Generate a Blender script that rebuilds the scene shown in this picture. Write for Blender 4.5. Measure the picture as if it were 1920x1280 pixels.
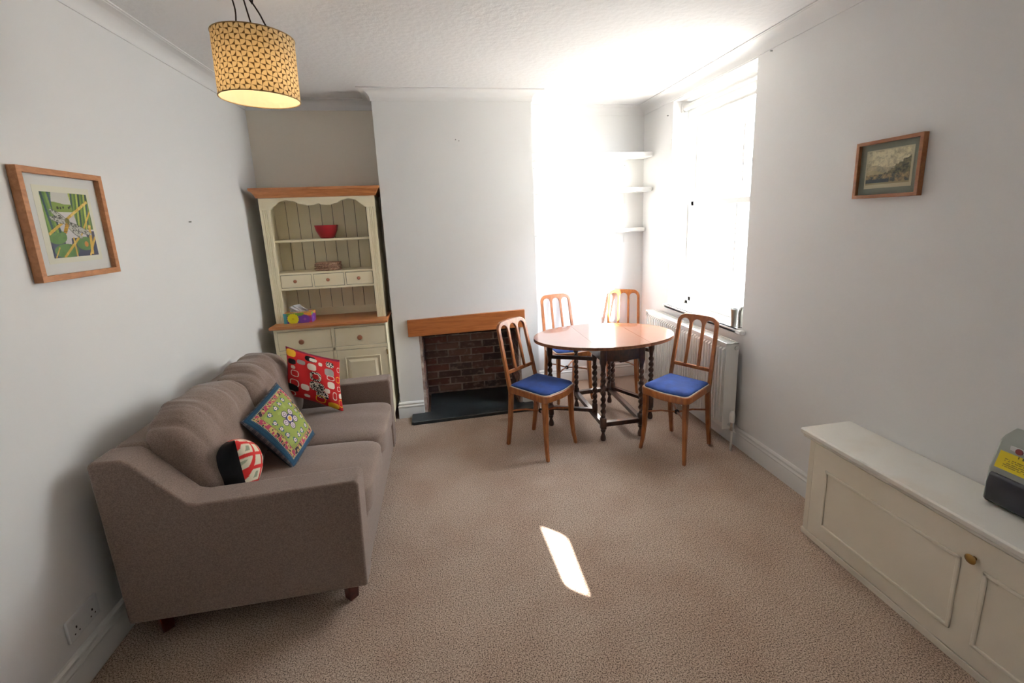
import bpy, bmesh, math, random
from mathutils import Vector, Matrix
random.seed(7)
S = bpy.context.scene
COL = S.collection
PI = math.pi
for o in list(bpy.data.objects):
    bpy.data.objects.remove(o)

# ---------------------------------------------------------------- camera
CF, CX, CY, CZ = 851.6624, 1.3923, -3.7246, 1.5992
YAW, PIT, ROL = 0.1720, -0.2003, -0.0386
fw = Vector((math.sin(YAW) * math.cos(PIT), math.cos(YAW) * math.cos(PIT), math.sin(PIT)))
r0 = fw.cross(Vector((0, 0, 1))).normalized()
u0 = r0.cross(fw)
rr = math.cos(ROL) * r0 + math.sin(ROL) * u0
uu = -math.sin(ROL) * r0 + math.cos(ROL) * u0
cam_d = bpy.data.cameras.new('camera')
cam = bpy.data.objects.new('camera', cam_d)
COL.objects.link(cam)
cam.matrix_world = Matrix(((rr.x, uu.x, -fw.x, CX), (rr.y, uu.y, -fw.y, CY), (rr.z, uu.z, -fw.z, CZ), (0, 0, 0, 1)))
cam_d.sensor_width = 36.0
cam_d.sensor_fit = 'HORIZONTAL'
cam_d.lens = CF / 1920 * 36
cam_d.shift_x = -19.8237 / 1920
cam_d.shift_y = -54.7394 / 1920
cam_d.clip_start = 0.05
S.camera = cam

# ---------------------------------------------------------------- light + exposure
SKY = 16.5
SUN = 170.0
S.view_settings.view_transform = 'Standard'
S.view_settings.look = 'None'
S.view_settings.gamma = 1
S.view_settings.use_curve_mapping = False
S.view_settings.exposure = 0.14
w = bpy.data.worlds.new('sky')
S.world = w
w.use_nodes = True
bg = w.node_tree.nodes['Background']
bg.inputs['Color'].default_value = (0.80, 0.91, 1.04, 1)
bg.inputs['Strength'].default_value = SKY
SH = Vector((-0.447, 0.894, 0)).normalized()      # horizontal travel of sunlight
TE = 0.40                                          # tan(elevation)
# the sky is brighter around the sun than away from it
wn = w.node_tree.nodes; wl = w.node_tree.links
tcw = wn.new('ShaderNodeTexCoord'); dtp = wn.new('ShaderNodeVectorMath'); dtp.operation = 'DOT_PRODUCT'
dtp.inputs[1].default_value = tuple(-Vector((SH.x, SH.y, -TE)).normalized())
wl.new(tcw.outputs['Generated'], dtp.inputs[0])
mrw = wn.new('ShaderNodeMapRange'); mrw.inputs['From Min'].default_value = -.2; mrw.inputs['From Max'].default_value = 1
mrw.inputs['To Min'].default_value = .55 * SKY; mrw.inputs['To Max'].default_value = 2.6 * SKY
wl.new(dtp.outputs['Value'], mrw.inputs['Value']); wl.new(mrw.outputs['Result'], bg.inputs['Strength'])
sd = bpy.data.lights.new('sun', 'SUN')
sd.energy = SUN
sd.angle = math.radians(0.6)
sd.color = (1.0, 0.96, 0.90)
so = bpy.data.objects.new('sun', sd)
COL.objects.link(so)
so.rotation_euler = Vector((SH.x, SH.y, -TE)).to_track_quat('-Z', 'Y').to_euler()

W, H = 3.331, 2.573
B0, B1 = 0.9685, 2.1683
AL, AR = 0.30, 0.466
YR = -4.25                                         # rear wall
def portal(loc, rot, sx, sy):
    d = bpy.data.lights.new('daylight_portal', 'AREA')
    d.shape = 'RECTANGLE'; d.size = sx; d.size_y = sy
    d.cycles.is_portal = True
    o = bpy.data.objects.new('daylight_portal', d)
    COL.objects.link(o); o.location = loc; o.rotation_euler = rot
portal((3.60, -0.58, 1.66), (0, PI / 2, 0), 1.62, 0.98)

# ---------------------------------------------------------------- materials
def lin(c):
    return c / 12.92 if c <= 0.04045 else ((c + 0.055) / 1.055) ** 2.4
def rgb(r, g, b):
    return (lin(r / 255), lin(g / 255), lin(b / 255))
MATS = {}
def mat(name, col=(.8, .8, .8), rough=.5, metal=0, bump=None, noise=None, spec=.5, sheen=0, attr=None, coat=0, trans=None):
    """bump=(scale,strength,dist)  noise=(scale,(r,g,b),detail,lo,hi)"""
    if name in MATS: return MATS[name]
    m = bpy.data.materials.new(name); MATS[name] = m
    m.use_nodes = True
    nt = m.node_tree; N = nt.nodes; L = nt.links
    b = N['Principled BSDF']
    b.inputs['Base Color'].default_value = (*col, 1)
    b.inputs['Roughness'].default_value = rough
    b.inputs['Metallic'].default_value = metal
    b.inputs['Specular IOR Level'].default_value = spec
    b.inputs['Sheen Weight'].default_value = sheen
    b.inputs['Coat Weight'].default_value = coat
    tc = N.new('ShaderNodeTexCoord')
    src = None
    if attr:
        a = N.new('ShaderNodeVertexColor'); a.layer_name = attr
        src = a.outputs['Color']
        L.new(src, b.inputs['Base Color'])
    if noise:
        t = N.new('ShaderNodeTexNoise'); t.inputs['Scale'].default_value = noise[0]
        t.inputs['Detail'].default_value = noise[2]
        L.new(tc.outputs['Object'], t.inputs['Vector'])
        mr = N.new('ShaderNodeMapRange')
        mr.inputs['From Min'].default_value = noise[3]; mr.inputs['From Max'].default_value = noise[4]
        L.new(t.outputs['Fac'], mr.inputs['Value'])
        mx = N.new('ShaderNodeMix'); mx.data_type = 'RGBA'
        L.new(mr.outputs['Result'], mx.inputs['Factor'])
        if src: L.new(src, mx.inputs['A'])
        else: mx.inputs['A'].default_value = (*col, 1)
        mx.inputs['B'].default_value = (*noise[1], 1)
        L.new(mx.outputs['Result'], b.inputs['Base Color'])
    if bump:
        t = N.new('ShaderNodeTexNoise'); t.inputs['Scale'].default_value = bump[0]
        t.inputs['Detail'].default_value = 4
        L.new(tc.outputs['Object'], t.inputs['Vector'])
        bp = N.new('ShaderNodeBump'); bp.inputs['Strength'].default_value = bump[1]; bp.inputs['Distance'].default_value = bump[2]
        L.new(t.outputs['Fac'], bp.inputs['Height'])
        L.new(bp.outputs['Normal'], b.inputs['Normal'])
    if trans:
        out = N['Material Output']
        tr = N.new('ShaderNodeBsdfTranslucent'); ms = N.new('ShaderNodeMixShader')
        ms.inputs[0].default_value = trans
        tr.inputs['Color'].default_value = (*col, 1)
        if src: L.new(src, tr.inputs['Color'])
        L.new(b.outputs[0], ms.inputs[1]); L.new(tr.outputs[0], ms.inputs[2]); L.new(ms.outputs[0], out.inputs[0])
    return m
def wood(name, c1, c2, rough=.35, scale=(1, 1, 1), dens=14, coat=0, spec=.5):
    if name in MATS: return MATS[name]
    m = bpy.data.materials.new(name); MATS[name] = m
    m.use_nodes = True
    nt = m.node_tree; N = nt.nodes; L = nt.links
    b = N['Principled BSDF']
    b.inputs['Roughness'].default_value = rough
    b.inputs['Coat Weight'].default_value = coat
    b.inputs['Specular IOR Level'].default_value = spec
    tc = N.new('ShaderNodeTexCoord'); mp = N.new('ShaderNodeMapping')
    mp.inputs['Scale'].default_value = scale
    L.new(tc.outputs['Object'], mp.inputs['Vector'])
    t = N.new('ShaderNodeTexNoise'); t.inputs['Scale'].default_value = dens; t.inputs['Detail'].default_value = 5
    t.inputs['Distortion'].default_value = .6
    L.new(mp.outputs[0], t.inputs['Vector'])
    cr = N.new('ShaderNodeValToRGB')
    cr.color_ramp.elements[0].position = .34; cr.color_ramp.elements[0].color = (*c1, 1)
    cr.color_ramp.elements[1].position = .66; cr.color_ramp.elements[1].color = (*c2, 1)
    L.new(t.outputs['Fac'], cr.inputs[0]); L.new(cr.outputs[0], b.inputs['Base Color'])
    return m
def glassmat(name='glass', refl=.05, tint=(1, 1, 1)):
    if name in MATS: return MATS[name]
    m = bpy.data.materials.new(name); MATS[name] = m
    m.use_nodes = True
    nt = m.node_tree; N = nt.nodes; L = nt.links
    N.remove(N['Principled BSDF'])
    t = N.new('ShaderNodeBsdfTransparent'); t.inputs[0].default_value = (*tint, 1)
    g = N.new('ShaderNodeBsdfGlossy'); g.inputs['Roughness'].default_value = .02
    f = N.new('ShaderNodeLayerWeight'); f.inputs[0].default_value = .12
    k = N.new('ShaderNodeMath'); k.operation = 'MULTIPLY'; k.inputs[1].default_value = .35
    ms = N.new('ShaderNodeMixShader')
    L.new(f.outputs['Fresnel'], k.inputs[0]); L.new(k.outputs[0], ms.inputs[0]); L.new(t.outputs[0], ms.inputs[1]); L.new(g.outputs[0], ms.inputs[2])
    L.new(ms.outputs[0], N['Material Output'].inputs[0])
    return m

M_wall = mat('white_wall_paint', rgb(239, 238, 236), .65, bump=(9, .10, .02), spec=.25)
M_cream = mat('alcove_wall_paint', rgb(240, 232, 217), .7, bump=(9, .10, .02), spec=.2)
M_ceil = mat('textured_ceiling_paint', rgb(240, 239, 238), .8, bump=(30, .30, .012), spec=.15)
M_trim = mat('white_gloss_trim', rgb(232, 231, 227), .3)
M_rad = mat('white_enamel', rgb(236, 234, 228), .28)
M_brickm = mat('old_mortar', rgb(206, 188, 174), .95, bump=(60, .8, .01), noise=(14, rgb(140, 116, 104), 6, .4, .7))
M_brick = mat('sooty_old_brick', attr='paint', rough=.9, bump=(50, .9, .008), noise=(22, rgb(196, 172, 158), 6, .56, .80))
M_slate = mat('black_slate', rgb(40, 44, 46), .42, bump=(20, .15, .01), noise=(5, rgb(54, 60, 62), 5, .4, .7))
M_soot = mat('soot', rgb(20, 19, 18), .95)
M_mantel = wood('oak_mantel', rgb(152, 84, 36), rgb(176, 104, 50), .45, (1.2, 9, 16), 5)
M_pine = wood('pine', rgb(170, 104, 58), rgb(200, 134, 84), .4, (1.5, 12, 14), 5)
M_chair = wood('golden_beech', rgb(132, 72, 34), rgb(164, 98, 50), .3, (9, 9, 2), 6, coat=.2)
M_dark = wood('dark_oak', rgb(44, 24, 15), rgb(72, 42, 27), .33, (6, 6, 3), 8, coat=.25)
M_top = wood('oak_tabletop', rgb(118, 72, 50), rgb(146, 94, 68), .17, (18, 1.6, 6), 3, coat=.5)
M_frame = wood('light_oak_frame', rgb(158, 102, 60), rgb(182, 126, 80), .45, (8, 3, 8), 8)
M_frame2 = wood('brown_wood_frame', rgb(128, 78, 42), rgb(152, 96, 54), .45, (8, 3, 8), 8)
M_drs = mat('cream_painted_wood', rgb(248, 237, 206), .4, noise=(4, rgb(244, 230, 192), 3, .4, .8))
M_drsdark = mat('cream_gap_shade', rgb(120, 108, 76), .6)  # darkened cream: shade of gaps and grooves put into the colour
M_cab = mat('ivory_painted_wood', rgb(242, 233, 215), .38, noise=(3, rgb(236, 226, 204), 3, .4, .8))
M_cabtop = mat('ivory_painted_top', rgb(238, 234, 225), .4, noise=(3.5, rgb(228, 218, 202), 5, .5, .8))
M_knob = wood('knob_wood', rgb(150, 96, 66), rgb(168, 112, 80), .35, (5, 5, 5), 6)
M_brass = mat('aged_brass', rgb(150, 120, 70), .3, 1)
M_chrome = mat('chrome', rgb(200, 200, 200), .2, 1)
M_black = mat('black_plastic', rgb(24, 22, 22), .5)
M_blue = mat('blue_seat_fabric', rgb(20, 50, 112), .9, bump=(500, .3, .002), noise=(18, rgb(26, 62, 130), 5, .4, .7), sheen=.03)
M_pipe = mat('pale_piping', rgb(214, 206, 190), .6)
M_cord = mat('dark_cord', rgb(44, 32, 32), .7)
M_metal = mat('brushed_steel', rgb(168, 168, 164), .3, .9)
M_greyorn = mat('grey_ornament', rgb(120, 118, 110), .5, .3, bump=(80, .8, .006))
M_red = mat('red_plastic', rgb(158, 22, 34), .3)
M_wick = mat('woven_wicker', rgb(206, 170, 142), .8, noise=(70, rgb(150, 104, 84), 3, .4, .6), bump=(90, .8, .004))
M_tissue = mat('white_tissue', rgb(238, 236, 238), .9, trans=.3)
M_paint = mat('painted_pattern', attr='paint', rough=.75)
M_cush = mat('printed_cotton', attr='paint', rough=.9, bump=(400, .2, .002))
M_emb = mat('embroidered_cloth', attr='paint', rough=.9, bump=(260, .6, .003))
M_shade = mat('patterned_shade_paper', attr='paint', rough=.8, trans=.55)
M_mount = mat('white_mount_card', rgb(222, 222, 218), .8)
M_mount2 = mat('sage_mount_card', rgb(140, 144, 130), .8)
M_mahog = wood('mahogany_foot', rgb(70, 26, 20), rgb(96, 38, 28), .35, (5, 5, 5), 6)
M_dev = mat('grey_casing', rgb(150, 154, 146), .4)
M_smoke = mat('smoked_plastic', rgb(46, 46, 54), .22)
M_socket = mat('white_socket_plastic', rgb(226, 226, 226), .3)
M_glass = glassmat()
M_bulb = mat('lamp_bulb', (1, .8, .5), .4)
_b = M_bulb.node_tree.nodes['Principled BSDF']
_b.inputs['Emission Color'].default_value = (1, .72, .38, 1); _b.inputs['Emission Strength'].default_value = 6

def fabric(name, c1, c2, sc=220):
    m = bpy.data.materials.new(name); MATS[name] = m; m.use_nodes = True
    nt = m.node_tree; N = nt.nodes; L = nt.links; b = N['Principled BSDF']
    b.inputs['Roughness'].default_value = .95; b.inputs['Specular IOR Level'].default_value = .2
    b.inputs['Sheen Weight'].default_value = .25; b.inputs['Sheen Roughness'].default_value = .5
    tc = N.new('ShaderNodeTexCoord')
    t = N.new('ShaderNodeTexNoise'); t.inputs['Scale'].default_value = sc; t.inputs['Detail'].default_value = 3
    L.new(tc.outputs['Object'], t.inputs['Vector'])
    cr = N.new('ShaderNodeValToRGB')
    cr.color_ramp.elements[0].position = .35; cr.color_ramp.elements[0].color = (*c1, 1)
    cr.color_ramp.elements[1].position = .65; cr.color_ramp.elements[1].color = (*c2, 1)
    L.new(t.outputs['Fac'], cr.inputs[0]); L.new(cr.outputs[0], b.inputs['Base Color'])
    bp = N.new('ShaderNodeBump'); bp.inputs['Strength'].default_value = .35; bp.inputs['Distance'].default_value = .002
    L.new(t.outputs['Fac'], bp.inputs['Height']); L.new(bp.outputs['Normal'], b.inputs['Normal'])
    return m
M_sofa = fabric('taupe_sofa_fabric', rgb(116, 98, 88), rgb(140, 122, 111), 260)

def carpet_mat():
    m = bpy.data.materials.new('speckled_carpet'); m.use_nodes = True
    nt = m.node_tree; N = nt.nodes; L = nt.links; b = N['Principled BSDF']
    b.inputs['Roughness'].default_value = 1; b.inputs['Specular IOR Level'].default_value = .05
    b.inputs['Sheen Weight'].default_value = .2
    tc = N.new('ShaderNodeTexCoord')
    t1 = N.new('ShaderNodeTexNoise'); t1.inputs['Scale'].default_value = 200; t1.inputs['Detail'].default_value = 3
    t1.inputs['Roughness'].default_value = .8
    L.new(tc.outputs['Object'], t1.inputs['Vector'])
    cr = N.new('ShaderNodeValToRGB'); e = cr.color_ramp.elements
    e[0].position = .42; e[0].color = (*rgb(76, 58, 48), 1)
    e[1].position = .58; e[1].color = (*rgb(204, 182, 163), 1)
    x = e.new(.475); x.color = (*rgb(165, 141, 123), 1)
    L.new(t1.outputs['Fac'], cr.inputs[0])
    t2 = N.new('ShaderNodeTexNoise'); t2.inputs['Scale'].default_value = 3.2; t2.inputs['Detail'].default_value = 4
    L.new(tc.outputs['Object'], t2.inputs['Vector'])
    mr = N.new('ShaderNodeMapRange'); mr.inputs['From Min'].default_value = .4; mr.inputs['From Max'].default_value = .7
    mr.inputs['To Max'].default_value = .45
    L.new(t2.outputs['Fac'], mr.inputs['Value'])
    mx = N.new('ShaderNodeMix'); mx.data_type = 'RGBA'; mx.blend_type = 'MULTIPLY'
    L.new(mr.outputs['Result'], mx.inputs['Factor']); L.new(cr.outputs[0], mx.inputs['A'])
    mx.inputs['B'].default_value = (*rgb(222, 202, 190), 1)
    L.new(mx.outputs['Result'], b.inputs['Base Color'])
    bp = N.new('ShaderNodeBump'); bp.inputs['Strength'].default_value = .5; bp.inputs['Distance'].default_value = .004
    L.new(t1.outputs['Fac'], bp.inputs['Height']); L.new(bp.outputs['Normal'], b.inputs['Normal'])
    return m
M_carpet = carpet_mat()

# ---------------------------------------------------------------- mesh helpers
class MB:
    def __init__(s): s.v = []; s.f = []; s.c = None
    def add(s, vs, fs):
        n = len(s.v); s.v += [tuple(p) for p in vs]; s.f += [tuple(i + n for i in f) for f in fs]; return s
    def box(s, x0, x1, y0, y1, z0, z1):
        vs = [(x, y, z) for x in (x0, x1) for y in (y0, y1) for z in (z0, z1)]
        return s.add(vs, [(0, 1, 3, 2), (4, 6, 7, 5), (0, 4, 5, 1), (2, 3, 7, 6), (0, 2, 6, 4), (1, 5, 7, 3)])
    def prism(s, poly, axis, a, b):
        """poly of 2D points in the plane perpendicular to axis (order of remaining axes)"""
        def P(p, t):
            return {'x': (t, p[0], p[1]), 'y': (p[0], t, p[1]), 'z': (p[0], p[1], t)}[axis]
        n = len(poly)
        vs = [P(p, a) for p in poly] + [P(p, b) for p in poly]
        fs = [tuple(range(n))[::-1], tuple(range(n, 2 * n))] + [(i, (i + 1) % n, (i + 1) % n + n, i + n) for i in range(n)]
        return s.add(vs, fs)
    def loft(s, rings, closed=True, caps=True):
        n = len(rings[0]); vs = [p for r in rings for p in r]; fs = []
        for k in range(len(rings) - 1):
            for i in range(n if closed else n - 1):
                j = (i + 1) % n
                fs.append((k * n + i, k * n + j, (k + 1) * n + j, (k + 1) * n + i))
        if caps:
            fs.append(tuple(range(n))[::-1]); fs.append(tuple((len(rings) - 1) * n + i for i in range(n)))
        return s.add(vs, fs)
    def tube(s, pts, r, seg=10, closed=False, flat=1.0, caps=True):
        pts = [Vector(p) for p in pts]; n = len(pts)
        R = r if isinstance(r, (list, tuple)) else [r] * n
        rings = []; up = None
        for i, p in enumerate(pts):
            if closed: t = pts[(i + 1) % n] - pts[i - 1]
            else: t = pts[min(i + 1, n - 1)] - pts[max(i - 1, 0)]
            t.normalize()
            if up is None: up = Vector((0, 0, 1)) if abs(t.z) < .9 else Vector((1, 0, 0))
            a = (up - t * up.dot(t)).normalized(); b = t.cross(a); up = a
            rings.append([p + (a * math.cos(2 * PI * k / seg) + b * math.sin(2 * PI * k / seg) * flat) * R[i] for k in range(seg)])
        if closed: rings.append(rings[0])
        return s.loft(rings, True, caps and not closed)
    def lathe(s, prof, c=(0, 0, 0), seg=32, axis='z'):
        rings = []
        for r, h in prof:
            ring = []
            for k in range(seg):
                a = 2 * PI * k / seg; x, y = r * math.cos(a), r * math.sin(a)
                p = {'z': (x, y, h), 'x': (h, x, y), 'y': (y, h, x)}[axis]
                ring.append((p[0] + c[0], p[1] + c[1], p[2] + c[2]))
            rings.append(ring)
        return s.loft(rings)
    def bar(s, a, b, wd, ht, up=(0, 0, 1), w2=None, h2=None):
        a = Vector(a); b = Vector(b); t = (b - a).normalized(); up = Vector(up)
        n = t.cross(up).normalized(); u = n.cross(t)
        w2 = w2 or wd; h2 = h2 or ht
        rings = [[p + n * sx * ww / 2 + u * sz * hh / 2 for sx, sz in ((-1, -1), (1, -1), (1, 1), (-1, 1))]
                 for p, ww, hh in ((a, wd, ht), (b, w2, h2))]
        return s.loft(rings)
    def grid(s, fn, nu, nv, flip=False):
        vs = [fn(i / nu, j / nv) for j in range(nv + 1) for i in range(nu + 1)]
        fs = []
        for j in range(nv):
            for i in range(nu):
                a = j * (nu + 1) + i; q = (a, a + 1, a + nu + 2, a + nu + 1)
                fs.append(q[::-1] if flip else q)
        return s.add(vs, fs)
    def build(s, name, m, parent=None, bevel=0, seg=2, smooth=35, colors=None):
        me = bpy.data.meshes.new(name)
        off = Vector((0, 0, 0))
        if parent is not None: off = Vector(parent.get('_o', (0, 0, 0)))
        me.from_pydata([(p[0] - off.x, p[1] - off.y, p[2] - off.z) for p in s.v], [], s.f)
        me.update()
        bm = bmesh.new(); bm.from_mesh(me)
        if colors is None:
            bmesh.ops.recalc_face_normals(bm, faces=bm.faces)
        ca = math.radians(smooth)
        for f in bm.faces: f.smooth = True
        for e in bm.edges:
            if len(e.link_faces) == 2: e.smooth = e.calc_face_angle(0) < ca
        bm.to_mesh(me); bm.free()
        if colors is not None:
            at = me.color_attributes.new('paint', 'FLOAT_COLOR', 'POINT')
            buf = []
            for c in colors: buf += [c[0], c[1], c[2], 1]
            at.data.foreach_set('color', buf)
        me.materials.append(m)
        o = bpy.data.objects.new(name, me); COL.objects.link(o)
        if parent is not None:
            o.parent = parent; o['_o'] = tuple(off)
        if bevel:
            b = o.modifiers.new('bevel', 'BEVEL'); b.width = bevel; b.segments = seg
            b.limit_method = 'ANGLE'; b.angle_limit = math.radians(40); b.harden_normals = False
        return o
def thing(name, label, cat, loc=(0, 0, 0), group=None):
    o = bpy.data.objects.new(name, None); COL.objects.link(o)
    o.location = loc; o['_o'] = tuple(loc); o.empty_display_size = .05
    return tag(o, label, cat, group)
def tag(o, label, cat, group=None):
    o['label'] = label; o['category'] = cat
    if group: o['group'] = group
    return o
def struct(o):
    o['kind'] = 'structure'; return o
def part(o, label):
    o['label'] = label; return o
def copy_tree(root):
    c = root.copy(); COL.objects.link(c)
    for ch in root.children:
        d = ch.copy(); COL.objects.link(d); d.parent = c
        for g in ch.children:
            e = g.copy(); COL.objects.link(e); e.parent = d
    return c
def hash2(i, j, k=0):
    n = (i * 374761393 + j * 668265263 + k * 1274126177) & 0xffffffff
    n = ((n ^ (n >> 13)) * 1274126177) & 0xffffffff
    return ((n ^ (n >> 16)) & 0xffff) / 65535
def vnoise(x, y, k=0):
    i, j = math.floor(x), math.floor(y); a, b = x - i, y - j
    a = a * a * (3 - 2 * a); b = b * b * (3 - 2 * b)
    return ((hash2(i, j, k) * (1 - a) + hash2(i + 1, j, k) * a) * (1 - b) + (hash2(i, j + 1, k) * (1 - a) + hash2(i + 1, j + 1, k) * a) * b)

# ---------------------------------------------------------------- room shell
struct(MB().box(-.3, W + .35, YR - .3, AR + .3, -.12, 0).build('floor', M_carpet))
struct(MB().box(-.3, W + .35, YR - .3, AR + .3, H, H + .12).build('ceiling', M_ceil))
struct(MB().box(-.2, 0, YR - .2, AR + .3, 0, H).build('wall_left', M_wall))
WY0, WY1, WZ0, WZ1 = -1.083, -.075, .825, 2.49     # window opening
XO = W + .22
m = MB().box(W, XO, YR - .2, WY0, 0, H).box(W, XO, WY1, AR + .3, 0, H).box(W, XO, WY0, WY1, 0, WZ0).box(W, XO, WY0, WY1, WZ1, H)
struct(m.build('wall_right', M_wall))
FX0, FX1, FZ = 1.165, 2.012, .705                  # fireplace opening
m = MB().box(B0, FX0, 0, .55, 0, H).box(FX1, B1, 0, .55, 0, H).box(FX0, FX1, 0, .55, FZ, H).box(FX0, FX1, .47, .55, 0, FZ)
struct(m.build('wall_chimney', M_wall))
struct(MB().box(0, B0, AL, AL + .2, 0, H).build('wall_back_left', M_cream))
struct(MB().box(B1, W, AR, AR + .2, 0, H).build('wall_back_right', M_wall))

# fireplace brick lining (its own small bricks)
def bricks():
    mort = MB(); br = MB(); cols = []
    bh, bw, g = .068, .215, .014
    y0, y1, x0, x1 = .012, .445, FX0 + .022, FX1 - .022
    mort.box(FX0, FX0 + .02, .006, .47, 0, FZ).box(FX1 - .02, FX1, .006, .47, 0, FZ).box(FX0, FX1, .45, .47, 0, FZ)
    def brick(p0, ax, ln, z, hh, nrm):
        d = .004 + random.random() * .007; j = lambda: (random.random() - .5) * .006
        a = Vector(p0); b = a + Vector(ax) * ln; n = Vector(nrm)
        q = []
        for P in (a, b):
            for zz in (z, z + hh):
                q.append(P + Vector((0, 0, zz)) + Vector((abs(ax[0]) * j(), abs(ax[1]) * j(), j())))
        vs = q + [p + n * d + Vector((0, 0, j() * .5)) for p in q]
        br.add(vs, [(0, 1, 3, 2), (4, 6, 7, 5), (0, 4, 5, 1), (2, 3, 7, 6), (0, 2, 6, 4), (1, 5, 7, 3)])
        t = random.random(); k = .75 + .4 * random.random()
        c = [Vector(rgb(142, 98, 86)), Vector(rgb(124, 96, 88)), Vector(rgb(154, 118, 104)), Vector(rgb(108, 88, 84))][int(t * 3.99)] * k
        cols.extend([tuple(c)] * 8)
    for row in range(10):
        z = .035 + row * (bh)
        if z + bh > FZ: break
        hh = bh - g
        x = x0 - (0 if row % 2 else bw / 2)
        while x < x1:
            a, b = max(x, x0), min(x + bw - g, x1)
            if b - a > .03: brick((a, .45, 0), (1, 0, 0), b - a, z, hh, (0, -1, 0))
            x += bw
        for X, nx in ((FX0 + .018, 1), (FX1 - .018, -1)):
            y = .008 - (0 if row % 2 else .11)
            while y < .44:
                a, b = max(y, .008), min(y + bw - g, .44)
                if b - a > .03: brick((X, a, 0), (0, 1, 0), b - a, z, hh, (nx, 0, 0))
                y += bw
    r = struct(mort.build('wall_fireplace_recess', M_brickm))
    br.build('brickwork', M_brick, r, colors=cols)
    MB().box(FX0 + .02, FX1 - .02, .02, .45, FZ - .02, FZ).build('sooty_lintel', M_soot, r)
bricks()

# skirting boards and cornice
def sweep(path, prof, name, m, left=True):
    """path: 2D plan polyline, profile (d inward, z)"""
    P = [Vector(p) for p in path]; n = len(P); rings = []
    def nrm(a, b):
        t = (b - a).normalized(); return Vector((t.y, -t.x)) if left else Vector((-t.y, t.x))
    for i in range(n):
        if i == 0: o = nrm(P[0], P[1])
        elif i == n - 1: o = nrm(P[-2], P[-1])
        else:
            a = nrm(P[i - 1], P[i]); b = nrm(P[i], P[i + 1]); o = (a + b) / (1 + a.dot(b))
        rings.append([(P[i].x + o.x * d, P[i].y + o.y * d, z) for d, z in prof])
    return MB().loft(rings).build(name, m, smooth=30)
skp = [(0, 0), (.018, 0), (.018, .088), (.016, .092), (.020, .096), (.020, .104), (.013, .111), (.011, .116), (.015, .121), (.014, .129), (.007, .138), (0, .140)]
struct(sweep([(0, YR), (0, AL), (B0, AL)], skp, 'baseboard_left', M_trim))
struct(sweep([(B0, AL), (B0, 0), (FX0 - .004, 0)], skp, 'baseboard_chimney_left', M_trim))
struct(sweep([(FX1 + .01, 0), (B1, 0), (B1, AR)], skp, 'baseboard_chimney_right', M_trim))
struct(sweep([(B1, AR), (W, AR), (W, YR)], skp, 'baseboard_right', M_trim))
cop = [(0, H), (0, H - .074), (.006, H - .074), (.008, H - .066)]
for k in range(9):
    a = k / 8 * PI / 2
    cop.append((.008 + .070 * (1 - math.cos(a)), H - .064 + .056 * math.sin(a)))
cop += [(.080, H - .006), (.090, H - .006), (.090, H)]
struct(sweep([(0, YR), (0, AL), (B0, AL), (B0, 0), (B1, 0), (B1, AR), (W, AR), (W, YR)], cop, 'trim_1', M_wall))

# rear wall; an added unseen opening and mask shape the carpet's sun patch
RWX0, RWX1, RWZ0, RWZ1 = 2.60, 3.29, .80, 1.60
m = MB().box(-.2, RWX0, YR - .2, YR, 0, H).box(RWX1, XO, YR - .2, YR, 0, H).box(RWX0, RWX1, YR - .2, YR, 0, RWZ0).box(RWX0, RWX1, YR - .2, YR, RWZ1, H)
struct(m.build('wall_rear', M_wall))
patch = [(1.824, -1.643), (1.912, -1.727), (1.909, -2.099), (1.84, -2.038)]
yb = YR - .02
hole = []
for px_, py_ in patch:
    t = (py_ - yb) / SH.y
    hole.append((px_ - SH.x * t, TE * t))
M_block = mat('sun_mask_grey', rgb(150, 140, 128), .9)  # added mask; its hole is the patch traced back along the sun
outer = [(RWX0, RWZ1), (RWX1, RWZ1), (RWX1, RWZ0), (RWX0, RWZ0)]
# order hole corners to face the outer ones: top-right, lower-right, lower-left, upper-left
hs = hole
cx_ = sum(p[0] for p in hs) / 4; cz_ = sum(p[1] for p in hs) / 4
hs = sorted(hs, key=lambda p: math.atan2(p[1] - cz_, p[0] - cx_), reverse=True)
ou = sorted(outer, key=lambda p: math.atan2(p[1] - cz_, p[0] - cx_), reverse=True)
best = min(range(4), key=lambda k: sum((Vector(hs[i]) - Vector(ou[(i + k) % 4])).length for i in range(4)))
ou = [ou[(i + best) % 4] for i in range(4)]
m = MB()
for i in range(4):
    j = (i + 1) % 4
    m.prism([hs[i], hs[j], ou[j], ou[i]], 'y', yb, yb - .006)
struct(m.build('sun_mask', M_block))  # unseen panel added so sun reaches only the carpet patch

# ---------------------------------------------------------------- window
win = bpy.data.objects.new('window_1', None); COL.objects.link(win); win.location = (3.5, -.579, WZ0); win['_o'] = (3.5, -.579, WZ0); struct(win)
xf0, xf1 = 3.488, 3.55
m = MB().box(xf0, xf1, WY0, WY0 + .045, WZ0, WZ1).box(xf0, xf1, WY1 - .045, WY1, WZ0, WZ1).box(xf0, xf1, WY0, WY1, WZ1 - .05, WZ1).box(xf0, xf1, WY0, WY1, WZ0, WZ0 + .03)
m.build('window_frame', M_trim, win, bevel=.003)
MZ = 1.68
def sash(z0, z1, xa, xb, name):
    a, b = WY0 + .045, WY1 - .045
    MB().box(xa, xb, a, a + .04, z0, z1).box(xa, xb, b - .04, b, z0, z1).box(xa, xb, a, b, z0, z0 + .04).box(xa, xb, a, b, z1 - .04, z1).build(name, M_trim, win, bevel=.003)
    for k in (1, 2):
        y = a + .04 + (b - a - .08) * k / 3
        MB().box(xa + .006, xb - .006, y - .009, y + .009, z0 + .04, z1 - .04).build('glazing_bar', M_trim, win)
    MB().box((xa + xb) / 2 - .002, (xa + xb) / 2 + .002, a + .03, b - .03, z0 + .03, z1 - .03).build('window_pane', M_glass, win)
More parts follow.
